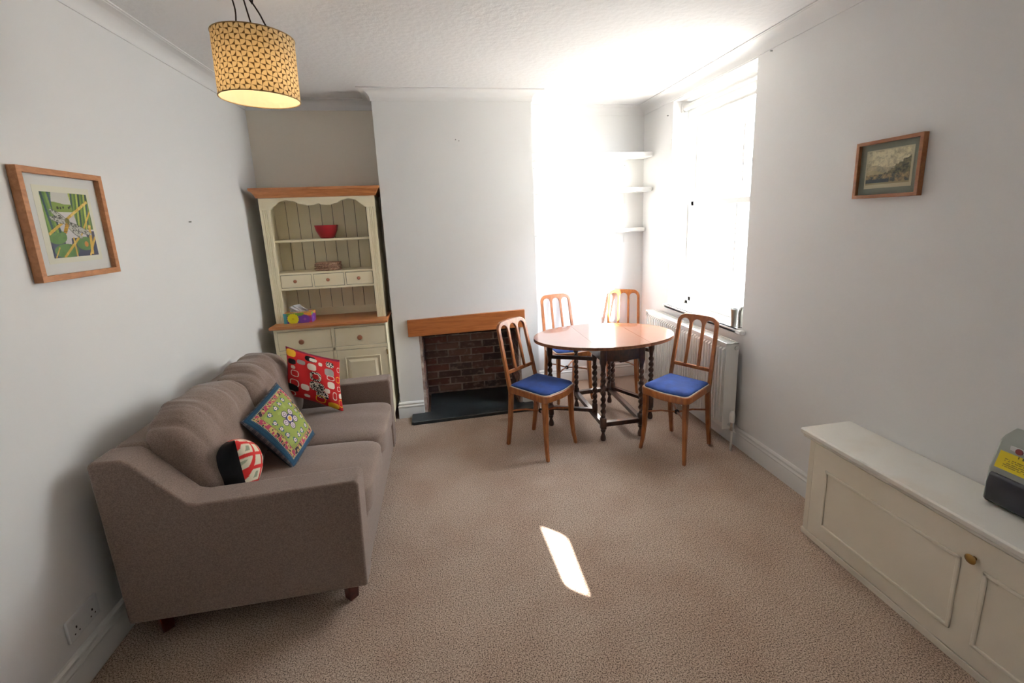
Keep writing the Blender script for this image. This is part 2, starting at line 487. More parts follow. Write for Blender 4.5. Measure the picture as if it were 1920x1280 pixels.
sash(MZ - .02, WZ1 - .05, 3.522, 3.55, 'upper_sash')
sash(WZ0 + .03, MZ + .02, 3.490, 3.518, 'lower_sash')
sill = MB().box(3.288, xf0, WY0 + .001, WY1 - .001, WZ0 - .028, WZ0 + .003).box(3.288, W - .001, WY0 - .04, WY1 + .03, WZ0 - .028, WZ0 + .003).build('trim_2', M_trim, bevel=.010, seg=3)
struct(sill)

bl = thing('roller_blind', 'white roller blind rolled up at the top of the window', 'blind', (3.43, -.579, 2.43))
MB().tube([(3.430, WY0 + .02, 2.435), (3.430, WY1 - .02, 2.435)], .024, 20).build('roller', M_trim, bl)
MB().box(3.448, 3.4515, WY0 + .03, WY1 - .03, 2.345, 2.436).build('blind_fabric', mat('blind_fabric', rgb(232, 232, 230), .9, trans=.35), bl)
MB().box(3.443, 3.456, WY0 + .03, WY1 - .03, 2.332, 2.350).build('bottom_rail', M_trim, bl)
MB().box(3.40, 3.465, WY1 - .02, WY1 - .002, 2.405, 2.475).build('bracket', M_trim, bl)
MB().box(3.40, 3.465, WY0 + .002, WY0 + .02, 2.405, 2.475).build('bracket', M_trim, bl)
MB().tube([(3.415, WY1 - .03, 2.43), (3.412, WY1 - .032, 2.2), (3.414, WY1 - .031, 1.6)], .0018, 6).tube([(3.445, WY1 - .03, 2.43), (3.446, WY1 - .032, 2.2), (3.430, WY1 - .031, 1.59)], .0018, 6).build('chain', M_chrome, bl)

# outside: paved ground and the neighbouring house
g_ = MB().box(XO + .01, 60, -45, 45, -.45, -.40).build('paved_ground', mat('pale_paving', rgb(186, 180, 170), .9, noise=(2, rgb(160, 154, 146), 5, .4, .7)))
struct(g_)
hs_ = thing('neighbouring_house', 'pale rendered house with a patch of pinkish brick seen through the window', 'house', (9, 5, -.4))
M_render = mat('white_house_render', rgb(240, 238, 232), .9)
MB().box(9, 15, -5, 17, -.4, 5.0).build('rendered_wall', M_render, hs_)
def hb(u, v):
    r = math.floor(v * 14); uu_ = u * 8 + (r % 2) * .5
    if (v * 14) % 1 < .15 or uu_ % 1 < .06: return rgb(222, 208, 200)
    k = hash2(math.floor(uu_), r); return tuple(Vector(rgb(170, 104, 92)) * (.7 + .5 * k))
m = MB().grid(lambda u, v: (8.985, 7.55 - .8 * u, 2.35 + .85 * v), 96, 84)
m.build('brick_panel', M_paint, hs_, colors=[hb(i / 96, j / 84) for j in range(85) for i in range(97)])
MB().prism([(8.7, 4.95), (15.3, 4.95), (12, 7.2)], 'y', -5.3, 17.3).build('tiled_roof', mat('roof_tiles', rgb(150, 92, 74), .9, bump=(10, .6, .05)), hs_)

# ---------------------------------------------------------------- radiator
rd = thing('radiator', 'white corrugated double panel radiator below the window', 'radiator', (3.24, -.52, 0))
ry0, ry1, rz0, rz1 = -1.12, .085, .148, .752
rx0, rx1 = 3.196, 3.290
def radpanel(xc, sgn):
    n = 36; ring = []
    pts = []
    for k in range(n):
        y = ry0 + .012 + (ry1 - ry0 - .024) * k / n; p = (ry1 - ry0 - .024) / n
        for t, d in ((0, 0), (.40, 0), (.46, .019), (.94, .019)):
            pts.append((y + t * p, d))
    pts.append((ry1 - .012, 0))
    m = MB()
    for (z, f, dd) in ((rz0 + .022, 0, 0),): pass
    zs = [(rz0, 0), (rz0 + .030, 0), (rz0 + .045, 1), (rz1 - .050, 1), (rz1 - .036, 0), (rz1 - .012, 0)]
    m.loft([[(xc - sgn * (.001 + d * f), y, z) for y, d in pts] + [(xc + sgn * .008, pts[-1][0], z), (xc + sgn * .008, pts[0][0], z)] for z, f in zs])
    return m
radpanel(rx0 + .016, 1).build('front_panel', M_rad, rd, smooth=12)
radpanel(rx1 - .016, -1).build('rear_panel', M_rad, rd, smooth=12)
MB().box(rx0, rx1, ry0, ry0 + .006, rz0 - .003, rz1).build('side_panel', M_rad, rd, bevel=.003)
MB().box(rx0, rx1, ry1 - .006, ry1, rz0 - .003, rz1).build('side_panel', M_rad, rd, bevel=.003)
m = MB().box(rx0, rx0 + .012, ry0, ry1, rz1 - .012, rz1).box(rx1 - .012, rx1, ry0, ry1, rz1 - .012, rz1)
k = ry0
while k < ry1 - .02:
    m.box(rx0 + .01, rx1 - .01, k, k + .007, rz1 - .006, rz1 - .001); k += .022
m.build('top_grille', M_rad, rd)
MB().lathe([(.001, ry0 - .006), (.013, ry0 - .006), (.015, ry0), (.015, ry0 + .002)], (3.272, 0, .715), 20, 'y').build('bleed_valve', M_chrome, rd)
MB().tube([(3.245, ry0 + .02, .178), (3.245, ry0 - .035, .178)], .010, 12).tube([(3.245, ry0 - .035, .150), (3.245, ry0 - .035, .212)], .013, 14).build('valve_body', M_chrome, rd)
MB().lathe([(.010, .205), (.017, .210), (.019, .235), (.019, .262), (.016, .278), (.010, .286), (.001, .287)], (3.245, ry0 - .035, 0), 18).build('valve_head', M_rad, rd)
MB().tube([(3.245, ry0 - .035, .152), (3.245, ry0 - .035, 0)], .0078, 12).build('pipe', M_rad, rd)
MB().tube([(3.245, ry1 + .03, .30), (3.245, ry1 + .03, 0)], .0078, 12).tube([(3.245, ry1 - .01, .178), (3.245, ry1 + .03, .178)], .009, 10).build('pipe', M_rad, rd)
for a_ in (-.90, -.16): MB().box(rx1 - .001, W - .001, a_, a_ + .03, .25, .68).build('bracket', M_rad, rd)

# ---------------------------------------------------------------- window sill items
t = tag(MB().lathe([(.001, 0), (.021, 0), (.022, .004), (.019, .012), (.020, .060), (.024, .122), (.026, .126), (.0235, .126), (.018, .060), (.017, .015), (.001, .014)],
    (3.335, -.985, WZ0), 28).build('steel_beaker', M_metal), 'small silvery beaker on the near end of the window sill', 'beaker')
o = thing('arched_ornament', 'small grey arched ornament beside the silvery beaker on the window sill', 'ornament', (3.36, -1.045, WZ0))
pa = [(-.030, 0), (.030, 0), (.030, .105)] + [(.030 * math.cos(a * PI / 10), .105 + .045 * math.sin(a * PI / 10)) for a in range(1, 10)] + [(-.030, .105)]
MB().prism([(3.352 + p[0] * .75, WZ0 + p[1]) for p in pa], 'y', -1.052, -1.034).build('arch_panel', M_greyorn, o, bevel=.003)
MB().prism([(3.352 + p[0] * .52, WZ0 + .012 + p[1] * .85) for p in pa], 'y', -1.0565, -1.0515).build('inner_relief', mat('pale_relief', rgb(180, 178, 168), .6, bump=(60, .9, .006)), o)
tag(MB().lathe([(.001, 0), (.012, 0), (.014, .01), (.006, .03), (.010, .04), (.013, .058), (.006, .070), (.001, .071)], (3.40, -.16, WZ0), 16).build('sill_figurine', M_trim),
    'tiny white figure at the far end of the window sill', 'ornament')

# ---------------------------------------------------------------- alcove shelves
for z, d, xr, lab in ((2.113, .245, W, 'white shelf with rounded front corner, topmost in the right alcove'),
                      (1.812, .235, W, 'white shelf in the right alcove, the middle one of three'),
                      (1.452, .10, W, 'white shelf in the right alcove, lowest and shallowest of three')):
    yb_ = AR - d
    pl = [(B1, AR), (B1, yb_), (xr - .06, yb_)] + [(xr - .06 + .055 * math.sin(a * PI / 12), yb_ + .055 * (1 - math.cos(a * PI / 12))) for a in range(1, 7)] + [(xr - .004, AR)]
    s_ = thing('wall_shelf', lab, 'shelf', (2.75, AR - d / 2, z), 'white shelves in the right alcove')
    MB().prism(pl, 'z', z, z + .036).build('board', M_trim, s_, bevel=.008, seg=3)
    for bx in (2.27, 3.14):
        MB().box(bx - .008, bx + .008, AR - .006, AR, z - .10, z).box(bx - .008, bx + .008, yb_ + .03, AR, z - .006, z).build('bracket', M_trim, s_)

# screws and hooks left in the walls
def screw(p, ax, lab):
    m = MB()
    c = {'x': lambda s: (s, 0, 0), 'y': lambda s: (0, s, 0)}
    if ax == 'x+': m.tube([p, (p[0] + .012, p[1], p[2])], .004, 10)
    if ax == 'x-': m.tube([p, (p[0] - .012, p[1], p[2])], .004, 10)
    if ax == 'y-': m.tube([p, (p[0], p[1] - .012, p[2])], .004, 10)
    tag(m.build('wall_screw', M_metal), lab, 'screw', 'screws left in the walls')
screw((W, -1.200, 2.488), 'x-', 'screw in the wall above the near side of the window')
screw((W, .005, 2.40), 'x-', 'screw in the wall above the far side of the window')
screw((1.567, 0, 2.224), 'y-', 'screw high in the middle of the chimney breast')
screw((1.592, 0, 2.215), 'y-', 'tiny screw just right of the one on the chimney breast')
screw((0, -.80, 1.66), 'x+', 'screw in the left wall between picture and dresser')
screw((2.27, AR, 2.05), 'y-', 'screw in the alcove wall below the left of the top shelf')
screw((3.14, AR, 2.06), 'y-', 'screw in the alcove wall below the right of the top shelf')

# ---------------------------------------------------------------- fireplace mantel and hearth
tag(MB().prism([(1.084, .700), (2.052, .710), (2.052, .860), (1.084, .838)], 'y', -.030, -.001).build('mantel_beam', M_mantel, bevel=.002),
    'flat reddish oak beam fixed across the top of the brick fireplace', 'mantel')
hp = [(1.075, -.185), (2.10, -.150), (2.10, -.003), (FX1 - .045, -.003), (FX1 - .045, .42), (FX0 + .045, .42), (FX0 + .045, -.003), (1.06, -.003), (1.06, -.170)]
tag(MB().prism(hp, 'z', .0, .030).build('hearth_slab', M_slate, bevel=.006), 'black slate hearth slab on the floor of the fireplace', 'hearth')

# ---------------------------------------------------------------- dresser
dr = thing('welsh_dresser', 'cream painted pine topped dresser with shelves and drawers in the left alcove', 'dresser', (.53, .08, 0))
RX0, RX1, RY0, RY1 = .100, .921, .0, .270
m = MB()
sw = .066
def fluted(x0, x1, y, z0, z1, d=.022):
    wd = x1 - x0; pr = [(x0, y), (x0 + wd * .2, y)]
    for k in range(3):
        a = x0 + wd * (.24 + .18 * k)
        pr += [(a, y), (a + wd * .05, y + .004), (a + wd * .10, y + .004), (a + wd * .15, y)]
    pr += [(x1, y), (x1, y + d), (x0, y + d)]
    return MB().prism(pr, 'z', z0, z1)
fluted(RX0, RX0 + sw, RY0, .882, 1.765).build('stile', M_drs, dr)
fluted(RX1 - sw, RX1, RY0, .882, 1.765).build('stile', M_drs, dr)
MB().box(RX0, RX0 + .018, RY0 + .022, RY1, .882, 1.83).box(RX1 - .018, RX1, RY0 + .022, RY1, .882, 1.83).box(RX0, RX1, RY0 + .022, RY1, 1.81, 1.83).build('rack_sides', M_drs, dr)
# arched frieze
fx0, fx1 = RX0, RX1
top = 1.832
cen = (fx0 + fx1) / 2
def arch(x):
    t = abs(x - cen) / ((fx1 - fx0) / 2 - sw)
    if t > 1: return 1.742
    # centre cusp, dip, then rise, then fall to corner
    pts = [(0, 1.783), (.10, 1.768), (.22, 1.765), (.36, 1.778), (.52, 1.802), (.64, 1.810), (.78, 1.800), (.90, 1.770), (.97, 1.745), (1, 1.742)]
    for (a, za), (b, zb) in zip(pts, pts[1:]):
        if a <= t <= b:
            s = (t - a) / (b - a); s = s * s * (3 - 2 * s) if b > .3 else s
            return za + (zb - za) * s
n = 72
xs = [fx0 + (fx1 - fx0) * i / n for i in range(n + 1)]
m = MB()
rings = [[(x, RY0 - .001, arch(x)), (x, RY0 - .001, top), (x, RY0 + .02, top), (x, RY0 + .02, arch(x))] for x in xs]
m.loft(rings).build('frieze', M_drs, dr)
# crown moulding
prof = [(0, 1.826), (.012, 1.828), (.018, 1.845), (.030, 1.868), (.044, 1.880), (.044, 1.897), (0, 1.897)]
def crown():
    rings = []
    for x, y, dx, dy in ((RX0, RY1, -1, 0), (RX0, RY0, -1, -1), (RX1, RY0, 1, -1), (RX1, RY1, 1, 0)):
        rings.append([(x + dx * d, y + dy * d, z) for d, z in prof])
    return MB().loft(rings)
crown().box(RX0, RX1, RY0, RY1, 1.88, 1.896).build('cornice', M_pine, dr, smooth=25)
# boarded back
m = MB(); pts = []
nb = 9; bw = (RX1 - RX0 - .036) / nb
for k in range(nb):
    a = RX0 + .018 + k * bw
    pts += [(a, RY1 - .012), (a + .002, RY1 - .018), (a + bw - .003, RY1 - .018), (a + bw - .001, RY1 - .012)]
rings = [[(x, y, z) for x, y in pts] + [(RX1 - .018, RY1, z), (RX0 + .018, RY1, z)] for z in (.884, 1.82)]
m.loft(rings).build('boarded_back', M_drs, dr, smooth=10)
m = MB()
for k in range(1, nb):
    a = RX0 + .018 + k * bw - .0005
    m.box(a - .0018, a + .0018, RY1 - .0165, RY1 - .012, .884, 1.82)
m.build('groove_shade', M_drsdark, dr)  # dark strips painted in as shade between the back boards
MB().box(RX0 + .018, RX1 - .018, RY1 - .028, RY1 - .012, .884, .945).build('back_rail', M_drs, dr)
MB().box(RX0 + .018, RX1 - .018, RY0 + .022, RY1 - .02, 1.498, 1.516).build('shelf', M_drs, dr, bevel=.003)
# small drawer box
ux0, ux1 = RX0 + sw, RX1 - sw
MB().box(RX0 + .018, RX1 - .018, RY0 + .01, RY1 - .02, 1.252, 1.268).build('shelf', M_drs, dr, bevel=.003)
MB().box(RX0 + .018, RX1 - .018, RY0 + .01, RY1 - .02, 1.134, 1.152).build('shelf', M_drs, dr, bevel=.003)
dws = [(.175, .393), (.413, .631), (.651, .850)]
m = MB()
for a, b in ((ux0, .172), (.396, .410), (.634, .648), (.853, ux1)): MB().box(a, b, RY0 + .01, RY0 + .05, 1.152, 1.252).build('divider', M_drs, dr)
def knob(par, x, y, z, r=.014):
    MB().lathe([(.001, y), (r * .45, y), (r * .42, y - r * .7), (r * .9, y - r * 1.0), (r, y - r * 1.4), (r * .8, y - r * 1.85), (r * .35, y - r * 2.05), (.0005, y - r * 2.08)], (x, 0, z), 22, 'y').build('knob', M_knob, par)
for a, b in dws:
    d = MB().box(a, b, RY0 + .008, RY0 + .20, 1.155, 1.249).build('small_drawer', M_drs, dr, bevel=.002)
    MB().box(a - .0025, b + .0025, RY0 + .012, RY0 + .02, 1.1525, 1.2515).build('shadow_gap', M_drsdark, d)
    knob(d, (a + b) / 2 - .004, RY0 + .008, 1.203, .0135)
# worktop
MB().box(.088, .946, -.145, RY1 + .01, .858, .882).build('worktop', M_pine, dr, bevel=.008, seg=3)
BX0, BX1, BY0, BY1 = .110, .930, -.118, .275
MB().box(BX0, BX1, BY0 + .02, BY1, .09, .858).build('carcass', M_drs, dr)
m = MB().box(BX0, .131, BY0, BY0 + .02, .02, .858).box(.909 + .012, BX1, BY0, BY0 + .02, .02, .858)
m.box(.131, .921, BY0, BY0 + .02, .838, .858).box(.131, .921, BY0, BY0 + .02, .662, .688).box(.518, .541, BY0, BY0 + .02, .10, .84).box(.131, .921, BY0 + .001, BY0 + .02, .02, .10)
m.build('face_frame', M_drs, dr, bevel=.0015)
for a, b, kx in ((.133, .516, .305), (.543, .919, .729)):
    d = MB().box(a, b, BY0 + .002, BY0 + .25, .691, .835).build('drawer', M_drs, dr, bevel=.002)
    MB().box(a - .0025, b + .0025, BY0 + .008, BY0 + .018, .6885, .8375).build('shadow_gap', M_drsdark, d)
    knob(d, kx, BY0 + .002, .757, .020)
    e = MB().box(a, b, BY0 + .002, BY0 + .02, .103, .659).build('cupboard_door', M_drs, dr, bevel=.002)
    MB().box(a - .0025, b + .0025, BY0 + .008, BY0 + .018, .1005, .6615).build('shadow_gap', M_drsdark, e)
    p0, p1, q0, q1 = a + .055, b - .055, .16, .602
    m = MB()
    for (x0, x1, z0, z1) in ((p0, p0 + .008, q0, q1), (p1 - .008, p1, q0, q1), (p0, p1, q0, q0 + .008), (p0, p1, q1 - .008, q1)):
        m.box(x0, x1, BY0 - .005, BY0 + .003, z0, z1)
    m.build('panel_moulding', M_drs, e, bevel=.002)
    i = .020; j = .040
    ring = lambda s, y: [(p0 + s, y, q0 + s), (p1 - s, y, q0 + s), (p1 - s, y, q1 - s), (p0 + s, y, q1 - s)]
    MB().loft([ring(i, BY0 + .003), ring(j, BY0 - .008), ring(j + .001, BY0 - .0085)]).build('raised_panel', M_drs, e, smooth=10)
    hx = b + .0015 if kx > .5 else a - .0015
    for hz in (.14, .60): MB().tube([(hx, BY0 - .002, hz), (hx, BY0 - .002, hz + .04)], .004, 8).build('hinge', M_brass, e)
    if kx < .5: pass

# things on the dresser
tag(MB().lathe([(.001, 1.518), (.046, 1.518), (.052, 1.522), (.078, 1.575), (.086, 1.612), (.089, 1.618), (.086, 1.618), (.075, 1.575), (.048, 1.527), (.001, 1.526)], (.525, .115, 0), 40).build('mixing_bowl', M_red),
    'red bowl on the upper shelf of the cream dresser', 'bowl')
for k in range(6):
    z = 1.2682 + k * .0104; rr_ = .098 + .003 * math.sin(k * 2.3); ox, oy = .004 * math.sin(k * 4.1), .004 * math.cos(k * 3.3)
    pr = [(.001, z), (rr_ * .93, z), (rr_, z + .002), (rr_ + .002, z + .005), (rr_, z + .009), (rr_ * .9, z + .0075), (.001, z + .0075)]
    place = ('topmost', 'second from the top', 'third from the top', 'fourth from the top', 'second from the bottom', 'lowest')[5 - k]
    tag(MB().lathe(pr, (.505 + ox, .118 + oy, 0), 36).build('woven_mat', M_wick), 'round woven mat stacked above the small dresser drawers, %s' % place, 'mat', 'stacked round woven mats')
tb = thing('tissue_box', 'colourful flower-patterned tissue box on the left of the dresser worktop', 'tissue box', (.265, -.005, .882))
tx0, tx1, ty0, ty1, tz0, tz1 = .168, .372, -.035, .085, .8825, .962
def flower(u, v, cx, cy, r, n=16, d=.12):
    dx, dy = u - cx, v - cy; a = math.atan2(dy, dx)
    return math.hypot(dx, dy) < r * (1 - d * abs(math.sin(a * n / 2)))
def tissue_paint(u, v):
    x, y = u * 2.6, v
    if flower(x, y, .86, .44, .56): return rgb(222, 212, 28) if not flower(x, y, .86, .44, .12) else rgb(206, 190, 20)
    if flower(x, y, 1.95, .36, .48): return rgb(118, 60, 160) if not flower(x, y, 1.95, .36, .14) else rgb(160, 90, 180)
    if flower(x, y, 2.35, .35, .30): return rgb(150, 50, 140)
    if x < .3: return rgb(70, 150, 160)
    if y > .7: return rgb(224, 150, 60) if x > 1.9 else rgb(110, 150, 60)
    if x > 2.3: return rgb(200, 60, 100)
    return rgb(110, 66, 150)
def front(u, v): return (tx0 + (tx1 - tx0) * u, ty0, tz0 + (tz1 - tz0) * v)
m = MB().grid(front, 90, 40)
c = [tissue_paint(i / 90, j / 40) for j in range(41) for i in range(91)]
m.grid(lambda u, v: (tx1, ty0 + (ty1 - ty0) * u, tz0 + (tz1 - tz0) * v), 40, 30)
c += [tissue_paint(.55 + .45 * (i / 40), j / 30) for j in range(31) for i in range(41)]
m.grid(lambda u, v: (tx0, ty1 + (ty0 - ty1) * u, tz0 + (tz1 - tz0) * v), 4, 4); c += [rgb(70, 150, 160)] * 25
m.grid(lambda u, v: (tx0 + (tx1 - tx0) * u, ty0 + (ty1 - ty0) * v, tz1), 40, 24)
c += [rgb(222, 206, 60) if ((i // 5 + j // 5) % 2) else rgb(190, 70, 120) for j in range(25) for i in range(41)]
m.grid(lambda u, v: (tx1 + (tx0 - tx1) * u, ty1, tz0 + (tz1 - tz0) * v), 4, 4); c += [rgb(110, 66, 150)] * 25
m.build('carton', M_paint, tb, colors=c)
m = MB()
def tis(u, v):
    x = .27 + (u - .5) * .12 * (1 - .2 * v) + .012 * math.sin(v * 5); y = .025 + .022 * math.sin(u * 9 + v * 2) * (.3 + v)
    return (x, y, tz1 - .002 + v * .052 * (.65 + .5 * math.sin(u * 2.6 + .4)))
m.grid(tis, 24, 10)
m.grid(lambda u, v: (tis(u, v)[0] - .022, tis(u, v)[1] + .012 * math.cos(u * 7), tis(u, v)[2] * 1 - .008 * v), 24, 10)
o = m.build('tissue', M_tissue, tb); sm = o.modifiers.new('s', 'SOLIDIFY'); sm.thickness = .0012

# ---------------------------------------------------------------- sofa
sf = thing('sofa', 'two seat taupe grey fabric sofa along the left wall', 'sofa', (.53, -1.26, 0))
SY0, SY1 = -1.962, -.60
AW = .125
sp = [(.085, .10), (.985, .10), (.996, .572), (.985, .592), (.40, .580), (.365, .590), (.21, .775), (.185, .792), (.085, .795), (.072, .78)]
for a, b in ((SY0, SY0 + AW), (SY1 - AW, SY1)):
    MB().prism(sp, 'y', a, b).build('arm', M_sofa, sf, bevel=.022, seg=4)
MB().prism([(.088, .10), (.30, .10), (.27, .45), (.215, .785), (.195, .80), (.10, .80), (.08, .785)], 'y', SY0 + AW - .004, SY1 - AW + .004).build('back', M_sofa, sf, bevel=.018, seg=3)
MB().box(.25, .978, SY0 + AW - .002, SY1 - AW + .002, .10, .315).build('base', M_sofa, sf, bevel=.012, seg=3)
def puff(c, h, e=5.0, n=22, wr=0.0, seedk=0, tilt=0.0, crown=0.0, crease=0):
    """rounded box from a subdivided cube mapped on a superellipsoid"""
    m = MB(); cx, cy, cz = c
    def sup(p):
        k = (abs(p[0]) ** e + abs(p[1]) ** e + abs(p[2]) ** e) ** (-1 / e)
        return Vector(p) * k
    def surf(f):
        def fn(u, v):
            a, b = 2 * u - 1, 2 * v - 1
            a = math.sin(a * PI / 2) * .5 + a * .5; b = math.sin(b * PI / 2) * .5 + b * .5
            p = sup(f(a, b))
            q = Vector((p[0] * h[0], p[1] * h[1], p[2] * h[2]))
            if crown:
                q.z += crown * (1 - abs(p[0]) ** 2) * (1 - abs(p[1]) ** 2) * (1 if p[2] > 0 else -.2)
            if wr:
                ph = p[1] * 9 + math.sin(p[2] * 4 + seedk) * 1.6 + p[0] * 2
                q += Vector(p) * wr * (math.sin(ph) * (.4 + .6 * abs(p[2])) + .7 * (vnoise(p[1] * 4 + seedk, p[2] * 5, seedk) - .5) * 2)
            if crease:
                # soft creases fanning down from the top seam
                tt = p[1] * 5.2 + .8 * p[2] + seedk
                cr_ = max(0, math.sin(tt * 2.1 + 1.2 * math.sin(tt))) ** 6 + .6 * max(0, math.sin(tt * 3.7 + 2)) ** 8
                q -= Vector(p) * .010 * cr_ * max(0, .25 + .75 * p[2]) * (1 - abs(p[1]) ** 4)
            if tilt:
                q.x -= tilt * (q.z + h[2])
            return (cx + q.x, cy + q.y, cz + q.z)
        return fn
    for f in (lambda a, b: (1, a, b), lambda a, b: (-1, b, a), lambda a, b: (b, 1, a), lambda a, b: (a, -1, b), lambda a, b: (a, b, 1), lambda a, b: (b, a, -1)):
        m.grid(surf(f), n, n)
    return m
def weld(m, name, mt, par):
    o = m.build(name, mt, par, smooth=180)
    bm = bmesh.new(); bm.from_mesh(o.data); bmesh.ops.remove_doubles(bm, verts=bm.verts, dist=.0006)
    bmesh.ops.recalc_face_normals(bm, faces=bm.faces)
    for f in bm.faces: f.smooth = True
    bm.to_mesh(o.data); bm.free(); return o
mid = (SY0 + SY1) / 2
ys = [SY0 + AW, mid, SY1 - AW]
for a, b in ((ys[0], ys[1]), (ys[1], ys[2])):
    weld(puff(((.24 + 1.005) / 2, (a + b) / 2, .385), ((1.005 - .24) / 2, (b - a) / 2 - .001, .075), 7, 26, .0012, 3, crown=.014), 'seat_cushion', M_sofa, sf)
weld(puff((.368, ys[0] + .302, .668), (.104, .306, .212), 4.0, 44, .005, 2, tilt=.30, crown=.012, crease=1), 'back_cushion', M_sofa, sf)
weld(puff((.386, ys[2] - .272, .666), (.116, .278, .206), 4.0, 44, .005, 7, tilt=.30, crown=.012, crease=1), 'back_cushion', M_sofa, sf)
for x, y in ((.90, SY0 + .07), (.17, SY0 + .07), (.90, SY1 - .07), (.17, SY1 - .07)):
    MB().lathe([(.026, 0), (.030, .004), (.036, .101)], (x, y, 0), 4).build('leg', M_mahog, sf, bevel=.004)

# ---------------------------------------------------------------- cushions
def pillow(name, label, corners, th, paint, m, back=None, n=110, pinch=.06, flat=2.2, group=None):
    A, B, C_, D = [Vector(c) for c in corners]           # TL, TR, BR, BL seen from the front
    ctr = (A + B + C_ + D) / 4
    nr = (B - A).cross(D - A).normalized() * -1
    nr = (A - D).cross(B - A).normalized() * -1
    vs = MB(); cols = []
    for side in (1, -1):
        def fn(u, v):
            a, b = 2 * u - 1, 2 * v - 1
            p = (D * (1 - u) + C_ * u) * (1 - v) + (A * (1 - u) + B * u) * v
            p = p + (ctr - p) * pinch * ((1 - a * a) * abs(b) ** 3 + (1 - b * b) * abs(a) ** 3)
            hgt = (max(0, (1 - abs(a) ** flat)) * max(0, (1 - abs(b) ** flat))) ** .55
            wob = .004 * math.sin(a * 7 + b * 3) * hgt
            return tuple(p + nr * side * (hgt * th / 2 + wob))
        vs.grid(fn, n, n, flip=(side < 0))
        pf = paint if side == 1 else (back or paint)
        cols += [pf(i / n, j / n) for j in range(n + 1) for i in range(n + 1)]
    o = vs.build(name, m, None, colors=cols, smooth=180)
    return tag(o, label, 'cushion', group)
RED = rgb(190, 26, 28); WH = rgb(226, 216, 202); BK = rgb(22, 20, 26); YL = rgb(224, 170, 36); GR = rgb(164, 158, 152)
shapes = [  # cx, cy, hw, hh, colour, outline?
    (.09, .90, .085, .075, YL, 0), (.10, .73, .075, .055, BK, 0), (.27, .76, .075, .045, GR, 0), (.12, .62, .04, .035, WH, 0),
    (.15, .50, .075, .065, WH, 1), (.14, .30, .085, .075, WH, 1), (.10, .19, .115, .07, BK, 0), (.08, .07, .08, .05, WH, 1),
    (.44, .88, .10, .06, BK, 0), (.49, .87, .07, .035, WH, 0), (.46, .72, .08, .065, WH, 0), (.62, .82, .035, .035, WH, 0),
    (.80, .86, .075, .055, (0, 0, 0), 2), (.78, .70, .09, .075, GR, 0), (.80, .60, .075, .045, WH, 1), (.80, .46, .07, .065, WH, 0),
    (.52, .55, .10, .09, (0, 0, 0), 3), (.54, .36, .13, .09, (0, 0, 0), 2), (.63, .22, .11, .07, (0, 0, 0), 2), (.33, .28, .075, .06, WH, 0), (.72, .33, .05, .045, WH, 0),
    (.36, .11, .05, .032, WH, 0), (.60, .12, .09, .08, YL, 1), (.86, .26, .04, .08, WH, 1), (.83, .06, .10, .06, YL, 0),
    (.95, .60, .045, .06, YL, 1), (.96, .42, .04, .05, WH, 1), (.98, .28, .035, .05, WH, 0), (.97, .14, .04, .07, YL, 1), (.97, .80, .03, .05, WH, 1)]
def red_paint(u, v):
    c = RED
    if v > .96 or u < .015: c = rgb(120, 20, 50)
    for cx, cy, hw, hh, col, kind in shapes:
        a, b = abs(u - cx) / hw, abs(v - cy) / hh
        d = (a ** 3 + b ** 3) ** (1 / 3)
        if kind == 0 and d < 1: c = col
        elif kind == 1 and .80 < d < 1: c = col
        elif kind == 2 and d < 1: c = WH if vnoise(u * 90, v * 90, 3) > .52 else BK
        elif kind == 3 and .55 < d < 1: c = WH if vnoise(u * 90, v * 90, 3) > .52 else BK
    return c
pillow('red_cushion', 'red cushion with white, black and yellow rounded squares at the far end of the sofa',
       [(.425, -.845, .905), (.712, -.790, .772), (.722, -.890, .462), (.412, -.915, .622)], .13, red_paint, M_cush, back=lambda u, v: rgb(90, 18, 26), n=170)
def green_paint(u, v):
    e = min(u, 1 - u, v, 1 - v); s = u if (v < u < 1 - v or 1 - v < u < v) else v
    s = u if min(v, 1 - v) < min(u, 1 - u) else v
    if e < .025: return rgb(30, 34, 52) if (s * 60) % 1 < .5 else rgb(120, 110, 110)
    if e < .085: return rgb(30, 76, 104) if (e * 100) % 3 > .5 else rgb(22, 50, 80)
    if e < .100: return rgb(200, 190, 160) if (s * 50) % 1 < .5 else rgb(30, 30, 50)
    if e < .165:
        k = vnoise(u * 34, v * 34, 5)
        return rgb(178, 60, 96) if k > .58 else (rgb(200, 180, 110) if k > .36 else rgb(60, 40, 60))
    if e < .178: return rgb(190, 160, 100) if (s * 50) % 1 < .5 else rgb(40, 40, 60)
    c = rgb(142, 156, 74)
    if vnoise(u * 12, v * 12, 2) > .75: c = rgb(156, 170, 88)
    x, y = u - .5, v - .5; r = math.hypot(x, y); a = math.atan2(y, x)
    # ring of small blossoms
    for k in range(14):
        t = k / 14 * 2 * PI; q = max(abs(math.cos(t)), abs(math.sin(t))); R_ = .255 / q
        fx, fy = x - R_ * math.cos(t), y - R_ * math.sin(t); rr2 = math.hypot(fx, fy); aa = math.atan2(fy, fx)
        if rr2 < .034 * (1 + .25 * math.cos(5 * aa)):
            return rgb(70, 50, 110) if rr2 > .026 else (rgb(222, 216, 216) if rr2 > .010 else rgb(130, 60, 130))
        if rr2 < .048 and math.sin(aa * 3 + k) > .55: return rgb(40, 110, 120)
    for k in range(5):
        t = k / 5 * 2 * PI + .6; fx, fy = x - .105 * math.cos(t), y - .105 * math.sin(t); rr2 = math.hypot(fx, fy)
        if rr2 < .052: return rgb(56, 40, 84) if rr2 > .042 or (.016 < rr2 < .024) else rgb(214, 200, 208)
    if r < .075 * (1 + .15 * math.cos(a * 8)): return rgb(54, 50, 110) if r > .045 else (rgb(226, 220, 210) if r > .032 else rgb(214, 160, 60))
    return c
